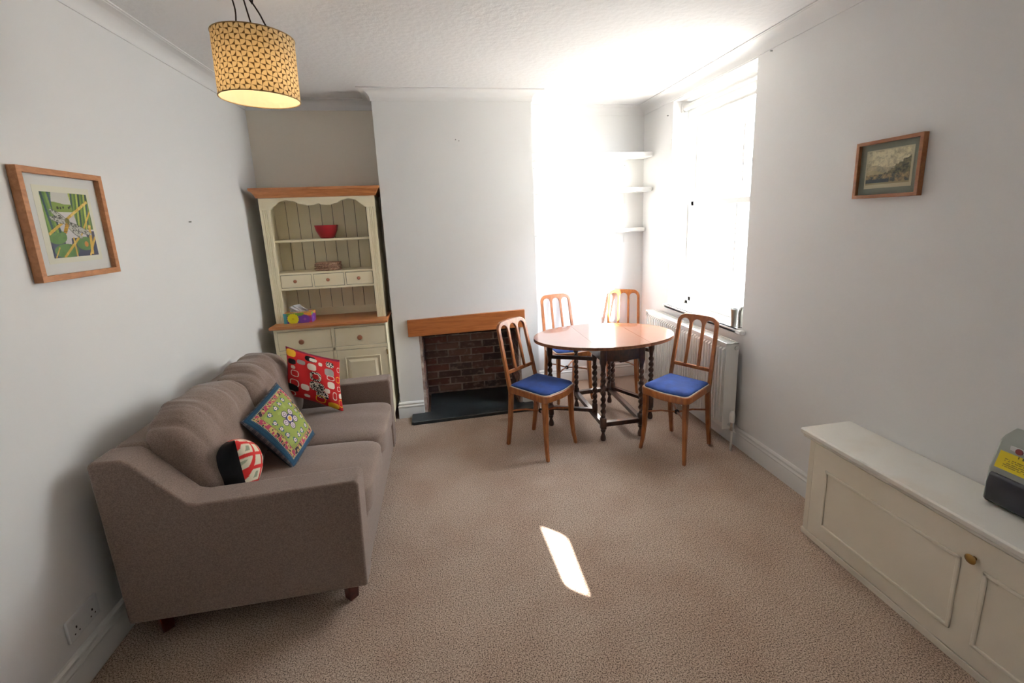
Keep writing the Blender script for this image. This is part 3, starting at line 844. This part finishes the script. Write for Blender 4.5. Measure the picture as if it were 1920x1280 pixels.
pillow('embroidered_cushion', 'green embroidered cushion with blue border and flowers in the middle of the sofa',
       [(.400, -1.510, .712), (.452, -1.145, .778), (.642, -1.235, .488), (.622, -1.560, .463)], .13, green_paint, M_emb, back=lambda u, v: rgb(24, 30, 46), n=190, pinch=.03)
def redside(u, v):
    a, b = (u * 4.2 + v * 2.0), (v * 4.2 - u * 2.0)
    fa, fb = a % 1, b % 1
    if .13 < fa < .87 and .13 < fb < .87:
        return rgb(150, 158, 132) if (.36 < fa < .62 and .30 < fb < .70 and hash2(int(a), int(b + 9)) > .4) else rgb(222, 214, 188)
    return rgb(196, 34, 30)
pillow('small_dark_cushion', 'cushion with black back and red and cream patterned front behind the near sofa arm',
       [(.300, -1.520, .640), (.488, -1.775, .742), (.512, -1.782, .462), (.335, -1.540, .455)], .22, lambda u, v: rgb(20, 21, 27), M_cush, back=redside, n=110, flat=2.0)

# ---------------------------------------------------------------- dining table
tbk = thing('gateleg_table', 'oval dark oak gate-leg table with barley twist legs', 'dining table', (2.60, -.50, 0))
TZ = .720
EC = Vector((2.572, -.508)); EA, EB, ER = .536, .368, math.radians(-4)
def ell(k, d=0):
    a, b = (EA + d) * math.cos(k), (EB + d) * math.sin(k)
    return (EC.x + a * math.cos(ER) - b * math.sin(ER), EC.y + a * math.sin(ER) + b * math.cos(ER))
def clip_poly(poly, xa, xb):
    def clip(P, f, ins):
        out = []
        for i in range(len(P)):
            a, b = P[i - 1], P[i]
            if ins(a) != ins(b):
                t = (f - a[0]) / (b[0] - a[0]); out.append((f, a[1] + t * (b[1] - a[1])))
            if ins(b): out.append(b)
        return out
    P = clip(poly, xa, lambda p: p[0] >= xa); return clip(P, xb, lambda p: p[0] <= xb)
def board(xa, xb, name):
    m = MB()
    for d, z0, z1 in ((0, TZ - .006, TZ), (-.006, TZ - .010, TZ - .006), (.002, TZ - .022, TZ - .010)):
        m.prism(clip_poly([ell(2 * PI * k / 128, d) for k in range(128)], xa, xb), 'z', z0, z1)
    return m.build(name, M_top, tbk)
x1_, x2_ = 2.410, 2.800
board(x1_ + .0012, x2_ - .0012, 'centre_board'); board(0, x1_ - .0012, 'drop_leaf'); board(x2_ + .0012, 9, 'drop_leaf')
fr_ = [(2.462, -.800), (2.752, -.797), (2.452, -.170), (2.758, -.150)]
MB().box(2.462, 2.752, -.808, -.788, .600, .697).prism([(2.50, .600), (2.72, .600), (2.66, .594), (2.61, .582), (2.56, .594)], 'y', -.808, -.790).build('apron', M_dark, tbk, bevel=.002)
MB().box(2.452, 2.758, -.172, -.152, .600, .697).build('apron', M_dark, tbk, bevel=.002)
MB().box(2.450, 2.468, -.80, -.17, .600, .697).build('apron', M_dark, tbk, bevel=.002)
MB().box(2.746, 2.764, -.80, -.16, .600, .697).build('apron', M_dark, tbk, bevel=.002)
def twistleg(x, y, ztop=.697, foot=True, s=.042, blk_t=.540, blk_b=(.088, .180)):
    m = MB()
    def sq(z, w_, ch=.006):
        h = w_ / 2
        return [(x - h, y - h + ch, z), (x - h + ch, y - h, z), (x + h - ch, y - h, z), (x + h, y - h + ch, z), (x + h, y + h - ch, z), (x + h - ch, y + h, z), (x - h + ch, y + h, z), (x - h, y + h - ch, z)]
    if foot:
        m.lathe([(.001, 0), (.016, 0), (.019, .004), (.021, .018), (.018, .034), (.012, .052), (.011, .062), (.017, .070), (.019, .078), (.016, blk_b[0])], (x, y, 0), 18)
    m.loft([sq(blk_b[0], s * .8), sq(blk_b[0] + .008, s), sq(blk_b[1] - .008, s), sq(blk_b[1], s * .75)])
    m.loft([sq(blk_t, s * .62), sq(blk_t + .03, s * .8), sq(blk_t + .05, s), sq(ztop, s)])
    n = 90; rings = []
    z0, z1 = blk_b[1] - .002, blk_t + .002
    for i in range(n + 1):
        z = z0 + (z1 - z0) * i / n; ring = []
        f = min(1, min(i, n - i) / 5)
        for k in range(18):
            a = 2 * PI * k / 18; ph = 2 * PI * z / .092
            r = .0150 + .0052 * f * math.cos(2 * (a - ph))
            ring.append((x + r * math.cos(a), y + r * math.sin(a), z))
        rings.append(ring)
    m.loft(rings)
    return m.build('leg', M_dark, tbk, smooth=60)
for x, y in fr_: twistleg(x, y)
# stretchers
def stretch(a, b, z=.128, w_=.036, h=.034, name='stretcher'):
    MB().bar((*a, z), (*b, z), w_, h).build(name, M_dark, tbk, bevel=.003)
stretch(fr_[0], fr_[1]); stretch(fr_[2], fr_[3]); stretch(fr_[0], fr_[2]); stretch(fr_[1], fr_[3])
gates = [((2.463, -.615), (2.156, -.462)), ((2.762, -.215), (2.952, -.540))]
for p, q in gates:
    twistleg(p[0], p[1], ztop=.600, foot=False, s=.036, blk_t=.530, blk_b=(.145, .215))
    twistleg(q[0], q[1], ztop=.697, foot=True, s=.040, blk_t=.530)
    MB().bar((*p, .566), (*q, .566), .020, .028).build('gate_rail', M_dark, tbk, bevel=.002)
    MB().bar((*p, .160), (*q, .150), .032, .026).build('gate_rail', M_dark, tbk, bevel=.002)

# ---------------------------------------------------------------- chairs
def build_chair(label):
    c = thing('dining_chair', label, 'chair', (0, 0, 0), 'blue seated dining chairs around the table')
    # seat outline
    def outline(inset=0, n=8):
        cs = [(-.158, -.205, .022), (.158, -.205, .022), (.176, .152, .062), (-.176, .152, .062)]
        P = [Vector((a, b)) for a, b, r in cs]; ctr = Vector((0, -.02)); out = []
        for i in range(4):
            p = P[i]; a = (P[i - 1] - p).normalized(); b = (P[(i + 1) % 4] - p).normalized(); r = cs[i][2]
            p1 = p + a * r; p2 = p + b * r
            for k in range(n + 1):
                t = k / n; out.append((1 - t) ** 2 * p1 + 2 * t * (1 - t) * p + t * t * p2)
            if i == 2:   # bowed front edge
                q1, q2 = p2, P[3] + (P[2] - P[3]).normalized() * .062
                for k in range(1, 8):
                    t = k / 8; out.append(q1 * (1 - t) + q2 * t + Vector((0, .016 * math.sin(PI * t))))
        if inset:
            out = [q + (ctr - q).normalized() * inset for q in out]
        return out
    o = outline(); MB().prism([tuple(p) for p in o], 'z', .412, .458).build('seat_frame', M_chair, c, bevel=.004)
    i1 = outline(.013)
    MB().tube([(p.x, p.y, .460) for p in i1], .0032, 6, closed=True).build('piping', M_pipe, c)
    rings = []
    for s, h in ((.016, .458), (.015, .466), (.022, .473), (.045, .481), (.08, .486), (.12, .488)):
        rings.append([(p.x, p.y, h) for p in outline(s)])
    rings.append([(p.x * .05, p.y * .05 - .02, .489) for p in outline(.12)])
    MB().loft(rings).build('seat_pad', M_blue, c, smooth=70)
    # back frame in a tilted plane
    def Y(z): return -.192 - (z - .45) * .222
    def hw(z): return .158 - (z - .45) * .022
    zt = .902; R = .060; to = []
    for k in range(7): z = .40 + (zt - R - .40) * k / 6; to.append((-hw(z), z))
    for k in range(1, 9):
        a = PI - k / 9 * PI / 2; to.append((-hw(zt - R) + R + R * math.cos(a), zt - R + R * math.sin(a)))
    left = to; right = [(-x, z) for x, z in left[::-1]]
    nt_ = 40
    x0 = left[-1][0]
    outer = left[:7] + left[7:] + [(x0 + (-2 * x0) * k / 20, zt + .004 * math.sin(PI * k / 20)) for k in range(1, 20)] + right
    iw = lambda z: hw(z) - .025
    za = zt - .062; wi = 2 * iw(za); sw_ = .021; aw = (wi - 2 * sw_) / 3
    inner = [(-iw(.40 + (za - .40) * k / 6), .40 + (za - .40) * k / 6) for k in range(7)]
    xx = -iw(za)
    for q in range(3):
        for k in range(1, 12):
            a = PI - PI * k / 12; inner.append((xx + aw / 2 + aw / 2 * math.cos(a), za + aw / 2 * .95 * math.sin(a)))
        inner.append((xx + aw, za)); xx += aw
        if q < 2: xx += sw_; inner.append((xx, za))
    inner = inner + [(-x, z) for x, z in inner[:6][::-1]]
    # resample to equal count
    def resample(P, n):
        L = [0]
        for a, b in zip(P, P[1:]): L.append(L[-1] + math.hypot(b[0] - a[0], b[1] - a[1]))
        return P, L
    def at(P, L, s):
        s = max(0, min(s, L[-1]))
        for i in range(len(L) - 1):
            if L[i + 1] >= s:
                t = (s - L[i]) / max(1e-9, L[i + 1] - L[i]); return (P[i][0] + t * (P[i + 1][0] - P[i][0]), P[i][1] + t * (P[i + 1][1] - P[i][1]))
        return P[-1]
    # match: for every inner point project outward onto the outer path
    Po, Lo = resample(outer, 0)
    out2 = []
    tot = Lo[-1]
    prev = 0
    cand = [at(Po, Lo, tot * k / 600) for k in range(601)]
    for (x, z) in inner:
        if z < za - .001: dirv = (-1 if x < 0 else 1, 0)
        else:
            ac = iw(za) - aw / 2
            if x < -ac: dirv = (x + ac - 1e-4, z - za + 1e-4)
            elif x > ac: dirv = (x - ac + 1e-4, z - za + 1e-4)
            else: dirv = (x * .25, 1)
        bx = None; bd = 1e9; dl = math.hypot(*dirv)
        for idx in range(prev, 601):
            qx, qz = cand[idx]; vx, vz = qx - x, qz - z; l = math.hypot(vx, vz)
            if l < 1e-6: continue
            d = 1 - (vx * dirv[0] + vz * dirv[1]) / l / dl
            if d < bd: bd = d; bx = idx
        prev = bx; out2.append(cand[bx])
    out2[0] = outer[0]; out2[-1] = outer[-1]
    th = .022
    rings = []
    for (ix, iz), (ox, oz) in zip(inner, out2):
        rings.append([(ix, Y(iz), iz), (ox, Y(oz), oz), (ox, Y(oz) - th, oz), (ix, Y(iz) - th, iz)])
    MB().loft(rings).build('back_frame', M_chair, c, bevel=.0035)
    zb = .548
    MB().loft([[(-iw(zb) - .004, Y(zb) - .003, zb - .012), (iw(zb) + .004, Y(zb) - .003, zb - .012), (iw(zb) + .004, Y(zb) - .018, zb - .012), (-iw(zb) - .004, Y(zb) - .018, zb - .012)],
               [(-iw(zb) - .004, Y(zb) - .007, zb + .012), (iw(zb) + .004, Y(zb) - .007, zb + .012), (iw(zb) + .004, Y(zb) - .022, zb + .012), (-iw(zb) - .004, Y(zb) - .022, zb + .012)]]).build('cross_rail', M_chair, c, bevel=.003)
    for s in (-1, 1):
        xt = s * (aw / 2 + sw_ / 2); xb = s * (aw / 2 + sw_ / 2 + .003)
        MB().bar((xb, Y(zb) - .011, zb), (xt, Y(za) - .011, za + .012), .020, .014, up=(0, 1, 0), w2=sw_, h2=.016).build('splat', M_chair, c, bevel=.003)
        pts = [(s * .142, -.190, .455), (s * .143, -.196, .35), (s * .144, -.212, .18), (s * .145, -.240, 0)]
        rings = []
        for (x, y, z), q in zip(pts, (.030, .030, .028, .024)):
            rings.append([(x + a * q / 2, y + b * q / 2, z) for a, b in ((-1, -1), (1, -1), (1, 1), (-1, 1))])
        MB().loft(rings).build('leg', M_chair, c, bevel=.004)
        pts = [(s * .146, .112, .415), (s * .147, .114, .30), (s * .150, .118, .18), (s * .156, .126, .08), (s * .165, .140, 0)]
        rings = []
        for (x, y, z), q in zip(pts, (.034, .031, .027, .024, .021)):
            rings.append([(x + a * q / 2, y + b * q / 2, z) for a, b in ((-1, -1), (1, -1), (1, 1), (-1, 1))])
        MB().loft(rings).build('leg', M_chair, c, bevel=.004)
    cc = Vector((0, -.045, .262))
    for tx, ty in ((-.143, -.200), (.143, -.200), (-.148, .114), (.148, .114)):
        tt = Vector((tx, ty, .272)); md = (tt + cc) / 2 + Vector((0, 0, .010))
        MB().tube([tt, (tt * 2 + md) / 3, md, (cc * 2 + md) / 3, cc], .0062, 8).build('brace', M_chair, c)
    m = MB()
    for k in range(5):
        a = k / 5 * 2 * PI
        m.tube([(cc.x + .014 * math.cos(b * PI / 6) * math.cos(a), cc.y + .014 * math.cos(b * PI / 6) * math.sin(a), cc.z + .014 * math.sin(b * PI / 6)) for b in range(12)], .004, 6, closed=True)
    m.build('brace_ring', mat('dark_iron', rgb(40, 32, 30), .5, .6), c)
    return c
ch1 = build_chair('chair with blue seat nearest the fireplace, left of the table')
spots = [(2.0418, -.7827, -2.464, None),
         (2.8783, -1.040, 2.1244, 'chair with blue seat nearest the radiator, right of the table'),
         (2.459, .080, -3.01, 'chair behind the left half of the table, in the alcove'),
         (2.970, .125, 2.652, 'chair behind the right half of the table, in the corner by the radiator')]
for k, (x, y, a, lab) in enumerate(spots):
    o = ch1 if k == 0 else copy_tree(ch1)
    if lab: o['label'] = lab
    o.location = (x, y, 0); o.rotation_euler = (0, 0, a)

# ---------------------------------------------------------------- pictures
def dragonfly(u, v):
    c = rgb(212, 210, 204)
    if v > .80: c = rgb(206, 204, 196)
    if .70 < v < .84 + .02 * math.sin(u * 9): c = rgb(128, 150, 74)
    if .74 < v < .82 and .24 < u < .62:
        for cx, cy, r in ((.30, .765, .025), (.36, .765, .02), (.42, .775, .018), (.54, .77, .02), (.57, .79, .015)):
            if math.hypot(u - cx, v - cy) < r: return rgb(60, 66, 50)
    if v < .68: c = rgb(208, 204, 206)
    def pad(cx, cy, rx, ry): return ((u - cx) / rx) ** 2 + ((v - cy) / ry) ** 2 < 1
    if v < .30 or (v < .40 and (u < .35 or u > .8)): c = rgb(66, 72, 96)
    if .10 < v < .36 and .30 < u < .58 and vnoise(u * 8, v * 8, 4) > .4: c = rgb(206, 202, 204)
    if pad(.16, .32, .20, .11) or pad(.30, .10, .26, .11) or pad(.74, .20, .20, .11): c = rgb(86, 122, 64) if vnoise(u * 10, v * 10) > .5 else rgb(98, 134, 74)
    if math.hypot(u - .76, v - .19) < .045: c = rgb(196, 130, 60)
    if u < .24 + .05 * math.sin(v * 6) and v > .38:
        k = (u * 22 + v * 3) % 3; c = rgb(58, 84, 92) if k < 1 else (rgb(96, 130, 70) if k < 2 else rgb(128, 156, 76))
    if u > .64 - .12 * (v - .5) and v > .42:
        k = (u * 24 - v * 4) % 4; c = (rgb(120, 146, 62), rgb(86, 116, 66), rgb(170, 180, 84), rgb(64, 90, 84))[int(k)]
    def stem(x0, y0, x1, y1, w_):
        dx, dy = x1 - x0, y1 - y0; t = ((u - x0) * dx + (v - y0) * dy) / (dx * dx + dy * dy)
        return 0 <= t <= 1 and abs((u - x0) * dy - (v - y0) * dx) / math.hypot(dx, dy) < w_
    for a in ((0, .36, .98, .88, .022), (.66, .30, 1, .72, .016), (.22, .0, .62, .30, .020), (.86, .02, .92, .5, .03), (.50, 0, .50, .30, .014), (.04, 0, .16, .16, .012), (.80, .0, 1, .3, .02)):
        if stem(*a): c = rgb(204, 168, 74) if vnoise(u * 30, v * 30, 8) > .35 else rgb(222, 192, 110)
    for x0, y0, x1, y1, w_ in ((.42, .56, .12, .74, .040), (.42, .54, .08, .62, .036), (.46, .52, .92, .34, .045), (.44, .50, .70, .28, .042)):
        dx, dy = x1 - x0, y1 - y0; L2 = dx * dx + dy * dy; t = ((u - x0) * dx + (v - y0) * dy) / L2
        if 0 < t < 1:
            d = abs((u - x0) * dy - (v - y0) * dx) / math.sqrt(L2); ww = w_ * math.sin(PI * min(1, .15 + t * .85)) ** .6 + .008
            if d < ww: c = rgb(88, 88, 84) if (d > ww * .8 or vnoise(u * 60, v * 60, 6) > .66) else rgb(188, 188, 180)
    if math.hypot((u - .44), (v - .56)) < .05: c = rgb(120, 116, 60)
    if stem(.43, .52, .34, .38, .035): c = rgb(212, 164, 50) if (v * 40) % 1 > .3 else rgb(110, 80, 40)
    return c
def landscape(u, v):
    n = vnoise(u * 14, v * 10, 1) * .6 + vnoise(u * 40, v * 30, 2) * .4
    n3 = vnoise(u * 22, v * 18, 9)
    hill = .10 * (n3 - .5) + .28 + .62 * max(0, u - .42) ** .9 * 1.3; far = .52 + .05 * math.sin(u * 9) + .02 * n
    sky = Vector(rgb(232, 224, 190)).lerp(Vector(rgb(166, 158, 126)), max(0, n - .38) * 1.9)
    if u < .12: sky = sky * .85
    c = sky
    if v < far: c = Vector(rgb(140, 138, 122)).lerp(Vector(rgb(214, 202, 164)), n)
    if v < far - .16: c = Vector(rgb(196, 186, 146)) * (.75 + .3 * n)
    if v < hill: c = Vector(rgb(74, 78, 72)).lerp(Vector(rgb(178, 170, 130)), max(0, n - .2) * 1.2)
    if v < .30: c = Vector(rgb(92, 98, 94)).lerp(Vector(rgb(216, 188, 138)), max(0, n - .3) * 1.4)
    if v < .16 and u < .55: c = Vector(rgb(92, 100, 104)) * (.8 + .3 * n)
    if v < .05: c = Vector(rgb(168, 156, 124))
    return tuple(c)
def picture(name, label, x, s, ya, yb, z0, z1, fwid, fd, mf, mm, win_, prt, paint):
    """s = +1 faces +x, -1 faces -x; u runs to the right as seen by a viewer"""
    p = thing(name, label, 'picture', (x, (ya + yb) / 2, (z0 + z1) / 2))
    X = lambda d: x + s * d
    def bx(m, d0, d1, y0, y1, a, b): return m.box(min(X(d0), X(d1)), max(X(d0), X(d1)), y0, y1, a, b)
    m = MB()
    y0, y1 = min(ya, yb), max(ya, yb)
    # mitred frame, four boards
    def ring(i, d): return [(X(d), y0 + i, z0 + i), (X(d), y1 - i, z0 + i), (X(d), y1 - i, z1 - i), (X(d), y0 + i, z1 - i)]
    m.loft([ring(0, .002), ring(0, fd), ring(fwid, fd), ring(fwid, .006)], caps=False)
    m.build('frame', mf, p, bevel=.0012)
    bx(MB(), .002, .010, y0 + .002, y1 - .002, z0 + .002, z1 - .002).build('mount', mm, p)
    a0, a1, b0, b1 = prt
    def fn(u, v):
        y = (ya + (yb - ya) * (a0 + (a1 - a0) * u)); z = z0 + (z1 - z0) * (b0 + (b1 - b0) * v)
        return (X(.0112), y, z)
    a2, a3, b2, b3 = win_
    ym, yn = sorted((ya + (yb - ya) * a2, ya + (yb - ya) * a3))
    bx(MB(), .0098, .0106, ym, yn, z0 + (z1 - z0) * b2, z0 + (z1 - z0) * b3).build('print_paper', mat(name + '_paper', rgb(224, 222, 204) if s > 0 else rgb(206, 198, 168), .85), p)
    n = 150
    MB().grid(fn, n, n).build('printed_image', M_paint, p, colors=[paint(i / n, j / n) for j in range(n + 1) for i in range(n + 1)])
    bx(MB(), fd - .008, fd - .0065, y0 + fwid - .002, y1 - fwid + .002, z0 + fwid - .002, z1 - fwid + .002).build('picture_glass', M_glass, p)
    return p
picture('framed_print', 'wood framed print of a dragonfly over lily pads on the left wall', 0, 1, -1.885, -1.488, 1.447, 1.843, .021, .030, M_frame, M_mount,
        (.175, .845, .150, .855), (.24, .80, .20, .80), dragonfly)
picture('framed_engraving', 'small wood framed landscape engraving with grey mount on the right wall', W, -1, -1.842, -2.142, 1.636, 1.882, .015, .026, M_frame2, M_mount2,
        (.145, .86, .17, .835), (.165, .83, .235, .815), landscape)

# ---------------------------------------------------------------- wall socket
sk = thing('wall_socket', 'white double wall socket low on the left wall near the sofa', 'socket', (0, -2.04, .233))
MB().box(0, .010, -2.113, -1.967, .189, .275).build('face_plate', M_socket, sk, bevel=.003)
for yc in (-2.078, -2.002):
    h = MB().box(.0098, .0104, yc - .003, yc + .003, .226, .235).box(.0098, .0104, yc - .013, yc - .008, .207, .212).box(.0098, .0104, yc + .008, yc + .013, .207, .212).build('pin_holes', M_black, sk)
    MB().box(.009, .0125, yc + (-.012), yc + .0, .248, .266).build('rocker_switch', M_socket, sk, bevel=.001)

# ---------------------------------------------------------------- low cabinet on the right
cb = thing('low_cabinet', 'long low ivory painted cabinet built along the right wall', 'cabinet', (3.2, -2.8, 0))
CBX, CY1, CY0 = 3.0925, -1.962, -4.0
MB().box(CBX + .012, W - .003, CY0, CY1 - .004, .03, .520).box(CBX + .02, W - .02, CY0, CY1 - .01, 0, .03).build('carcass', M_cab, cb)
pr = [(W - .003, .562), (CBX - .034, .562), (CBX - .040, .556), (CBX - .040, .540), (CBX - .034, .535), (CBX - .024, .532), (CBX - .022, .520), (CBX - .014, .512), (CBX - .006, .508), (CBX + .01, .506), (W - .003, .506)]
MB().prism(pr, 'y', CY0, CY1 + .022).build('top_board', M_cabtop, cb, bevel=.0015)
MB().box(CBX, CBX + .012, CY1 - .030, CY1, .03, .506).build('end_stile', M_cab, cb, bevel=.002)
MB().box(CBX - .006, CBX + .02, CY0, CY1 + .002, 0, .030).build('plinth', M_cab, cb, bevel=.002)
def cabdoor(y0, y1, panels, knoby):
    d = MB().box(CBX - .004, CBX + .012, y0, y1, .034, .504).build('cupboard_door', M_cab, cb, bevel=.002)
    for a, b in panels:
        m = MB(); z0, z1, w_ = .108, .402, .014
        for q in ((a, a + w_, z0, z1), (b - w_, b, z0, z1), (a, b, z0, z0 + w_), (a, b, z1 - w_, z1)):
            m.box(CBX - .012, CBX - .003, *q)
        m.build('panel_moulding', M_cab, d, bevel=.004, seg=3)
    if knoby is not None:
        part(MB().lathe([(.001, CBX - .004), (.007, CBX - .004), (.006, CBX - .014), (.014, CBX - .018), (.017, CBX - .023), (.012, CBX - .028), (.001, CBX - .030)], (0, knoby, .425), 24, 'x').build('knob', M_brass, d), 'aged brass knob')
cabdoor(-3.30, -1.996, [(-2.640, -2.068), (-3.27, -2.706)], -2.675)
cabdoor(-3.97, -3.303, [(-3.90, -3.37)], None)
MB().box(CBX + .004, CBX + .012, -1.9965, -1.9905, .034, .506).build('door_gap_shade', M_drsdark, cb)  # dark strip added as the shade beside the first door

# ---------------------------------------------------------------- machine on the cabinet
dv = thing('grey_machine', 'grey and black machine with a yellow label on the low cabinet', 'machine', (3.28, -2.75, .562))
d0, d1 = -2.90, -2.578
pr = [(W - .004, .562), (3.235, .562), (3.224, .575), (3.230, .690), (3.262, .792), (3.278, .806), (W - .004, .826)]
MB().prism(pr, 'y', d0, d1).build('casing', M_dev, dv, bevel=.006, seg=3)
def facep(z):
    return 3.224 + (3.230 - 3.224) * (z - .575) / .115 if z < .69 else 3.230 + (3.262 - 3.230) * (z - .69) / .102
MB().prism([(3.240, .568), (3.222, .570), (3.214, .582), (3.213, .640), (3.220, .674), (3.232, .682), (3.240, .682)], 'y', d0 + .01, d1 - .010).build('smoked_cover', M_smoke, dv, bevel=.005, seg=3)
def lab(u, v):
    if .12 < u < .95 and .18 < v < .72:
        r = (v - .18) / .54 * 5
        if r % 1 < .45 and vnoise(u * 60, math.floor(r) * 7, 2) > .35: return rgb(120, 104, 30)
    if v > .86 and .3 < u < .7 and vnoise(u * 50, 3) > .4: return rgb(90, 80, 30)
    return rgb(214, 190, 30)
def lf(u, v):
    z = .700 + .058 * v; return (facep(z) - .0012, d1 - .014 - .16 * u, z)
part(MB().grid(lf, 110, 40).build('warning_label', M_paint, dv, colors=[lab(i / 110, j / 40) for j in range(41) for i in range(111)]), 'yellow label with small dark print')
MB().tube([(facep(.772) + .002, d1 - .062, .772), (facep(.772) - .005, d1 - .062, .774)], .010, 20).build('red_button', mat('dark_red_button', rgb(120, 34, 30), .35), dv)
MB().box(facep(.772) - .0012, facep(.772) + .004, d1 - .085, d1 - .035, .762, .783).build('button_plate', M_socket, dv)

# ---------------------------------------------------------------- pendant lamp
LC = Vector((.756, -1.70, 2.20)); LR, LH = .139, .218
lp = thing('pendant_lamp', 'drum pendant lamp with brown and cream pinwheel pattern, lit', 'lamp', tuple(LC))
tiltm = Matrix.Rotation(math.radians(1.5), 3, 'Y')
DKB = rgb(84, 64, 42); CRM = rgb(216, 196, 158)
NS, NR = 48, 12.0
def shade_paint(u, v):
    a, b = u * NS, v * NR
    i, j = math.floor(a), math.floor(b); x, y = a - i, b - j
    cx_, cy_ = {(0, 0): (0, 1), (1, 0): (0, 0), (1, 1): (1, 0), (0, 1): (1, 1)}[(i % 2, j % 2)]
    if math.hypot(x - cx_, y - cy_) > .95: return DKB
    return CRM
m = MB(); nu, nv = 800, 130
def sfn(rad, flip=False):
    def f(u, v):
        a = 2 * PI * u
        p = tiltm @ Vector((rad * math.cos(a), rad * math.sin(a), (v - .5) * LH)); return tuple(LC + p)
    return f
m.grid(sfn(LR), nu, nv)
cols = [shade_paint(i / nu, j / nv) for j in range(nv + 1) for i in range(nu + 1)]
m.build('lamp_shade', M_shade, lp, colors=cols, smooth=180)
o = MB().grid(sfn(LR - .0012), 96, 4, flip=True).build('shade_lining', mat('shade_lining', rgb(240, 230, 206), .8, trans=.6), lp, smooth=180)
for v in (0, 1):
    pts = [sfn(LR)(k / 64, v) for k in range(64)]
    MB().tube(pts, .0022, 6, closed=True).build('rim', mat('rim_tape', rgb(150, 126, 88), .8), lp)
topc = LC + Vector((0, 0, LH / 2))
m = MB()
for k in range(3):
    a = k * 2 * PI / 3 + .5
    m.tube([sfn(LR)(a / (2 * PI), .94), topc + Vector((.02 * math.cos(a), .02 * math.sin(a), -.01))], .0022, 6)
m.build('spider_frame', M_metal, lp)
MB().lathe([(.001, topc.z + .030), (.010, topc.z + .030), (.020, topc.z + .004), (.021, topc.z - .03), (.017, topc.z - .05), (.001, topc.z - .05)], (topc.x + .004, topc.y, 0), 18).build('bulb_holder', mat('cream_plastic', rgb(206, 190, 140), .4), lp)
MB().lathe([(.001, topc.z - .135), (.018, topc.z - .128), (.029, topc.z - .105), (.026, topc.z - .078), (.014, topc.z - .056), (.012, topc.z - .050)], (topc.x + .004, topc.y, 0), 20).build('bulb', M_bulb, lp)
M_cordp = M_cord
def wire(pts, r=.0028):
    # smooth Catmull-Rom
    P = [Vector(p) for p in pts]; P = [P[0] * 2 - P[1]] + P + [P[-1] * 2 - P[-2]]; out = []
    for i in range(1, len(P) - 2):
        for k in range(8):
            t = k / 8; a, b, c, d = P[i - 1], P[i], P[i + 1], P[i + 2]
            out.append(.5 * ((2 * b) + (-a + c) * t + (2 * a - 5 * b + 4 * c - d) * t * t + (-a + 3 * b - 3 * c + d) * t ** 3))
    out.append(P[-2])
    MB().tube(out, r, 8).build('cord', M_cord, lp)
tx, ty, tz = LC.x, LC.y, topc.z
wire([(tx - .047, ty, tz - .012), (tx - .052, ty, tz + .03), (tx - .047, ty, tz + .09), (tx - .056, ty, tz + .16), (tx - .058, ty, H - .001)])
wire([(tx + .004, ty, tz + .028), (tx - .012, ty, tz + .12), (tx - .020, ty, tz + .18), (tx - .024, ty, H - .001)])
wire([(tx + .085, ty, tz - .026), (tx + .082, ty, tz + .01), (tx + .055, ty, tz + .035), (tx + .035, ty, tz + .08), (tx + .016, ty, tz + .115), (tx + .006, ty, tz + .13), (tx - .002, ty + .004, tz + .17), (tx - .012, ty, H - .001)])
wire([(tx + .016, ty - .004, tz + .115), (tx + .020, ty - .006, tz + .140), (tx + .012, ty - .006, tz + .155), (tx + .006, ty - .004, tz + .135), (tx + .016, ty - .003, tz + .112)], .0032)
MB().lathe([(.001, H - .03), (.022, H - .028), (.032, H - .012), (.034, H)], (tx - .022, ty, 0), 20).build('ceiling_rose', M_trim, lp)
ld = bpy.data.lights.new('lamp_glow', 'POINT'); ld.energy = 1.6; ld.color = (1, .80, .55); ld.shadow_soft_size = .028
lo = bpy.data.objects.new('lamp_glow', ld); COL.objects.link(lo); lo.location = (.004, 0, LH / 2 - .165); lo.parent = lp

for o in bpy.data.objects:
    if '_o' in o: del o['_o']
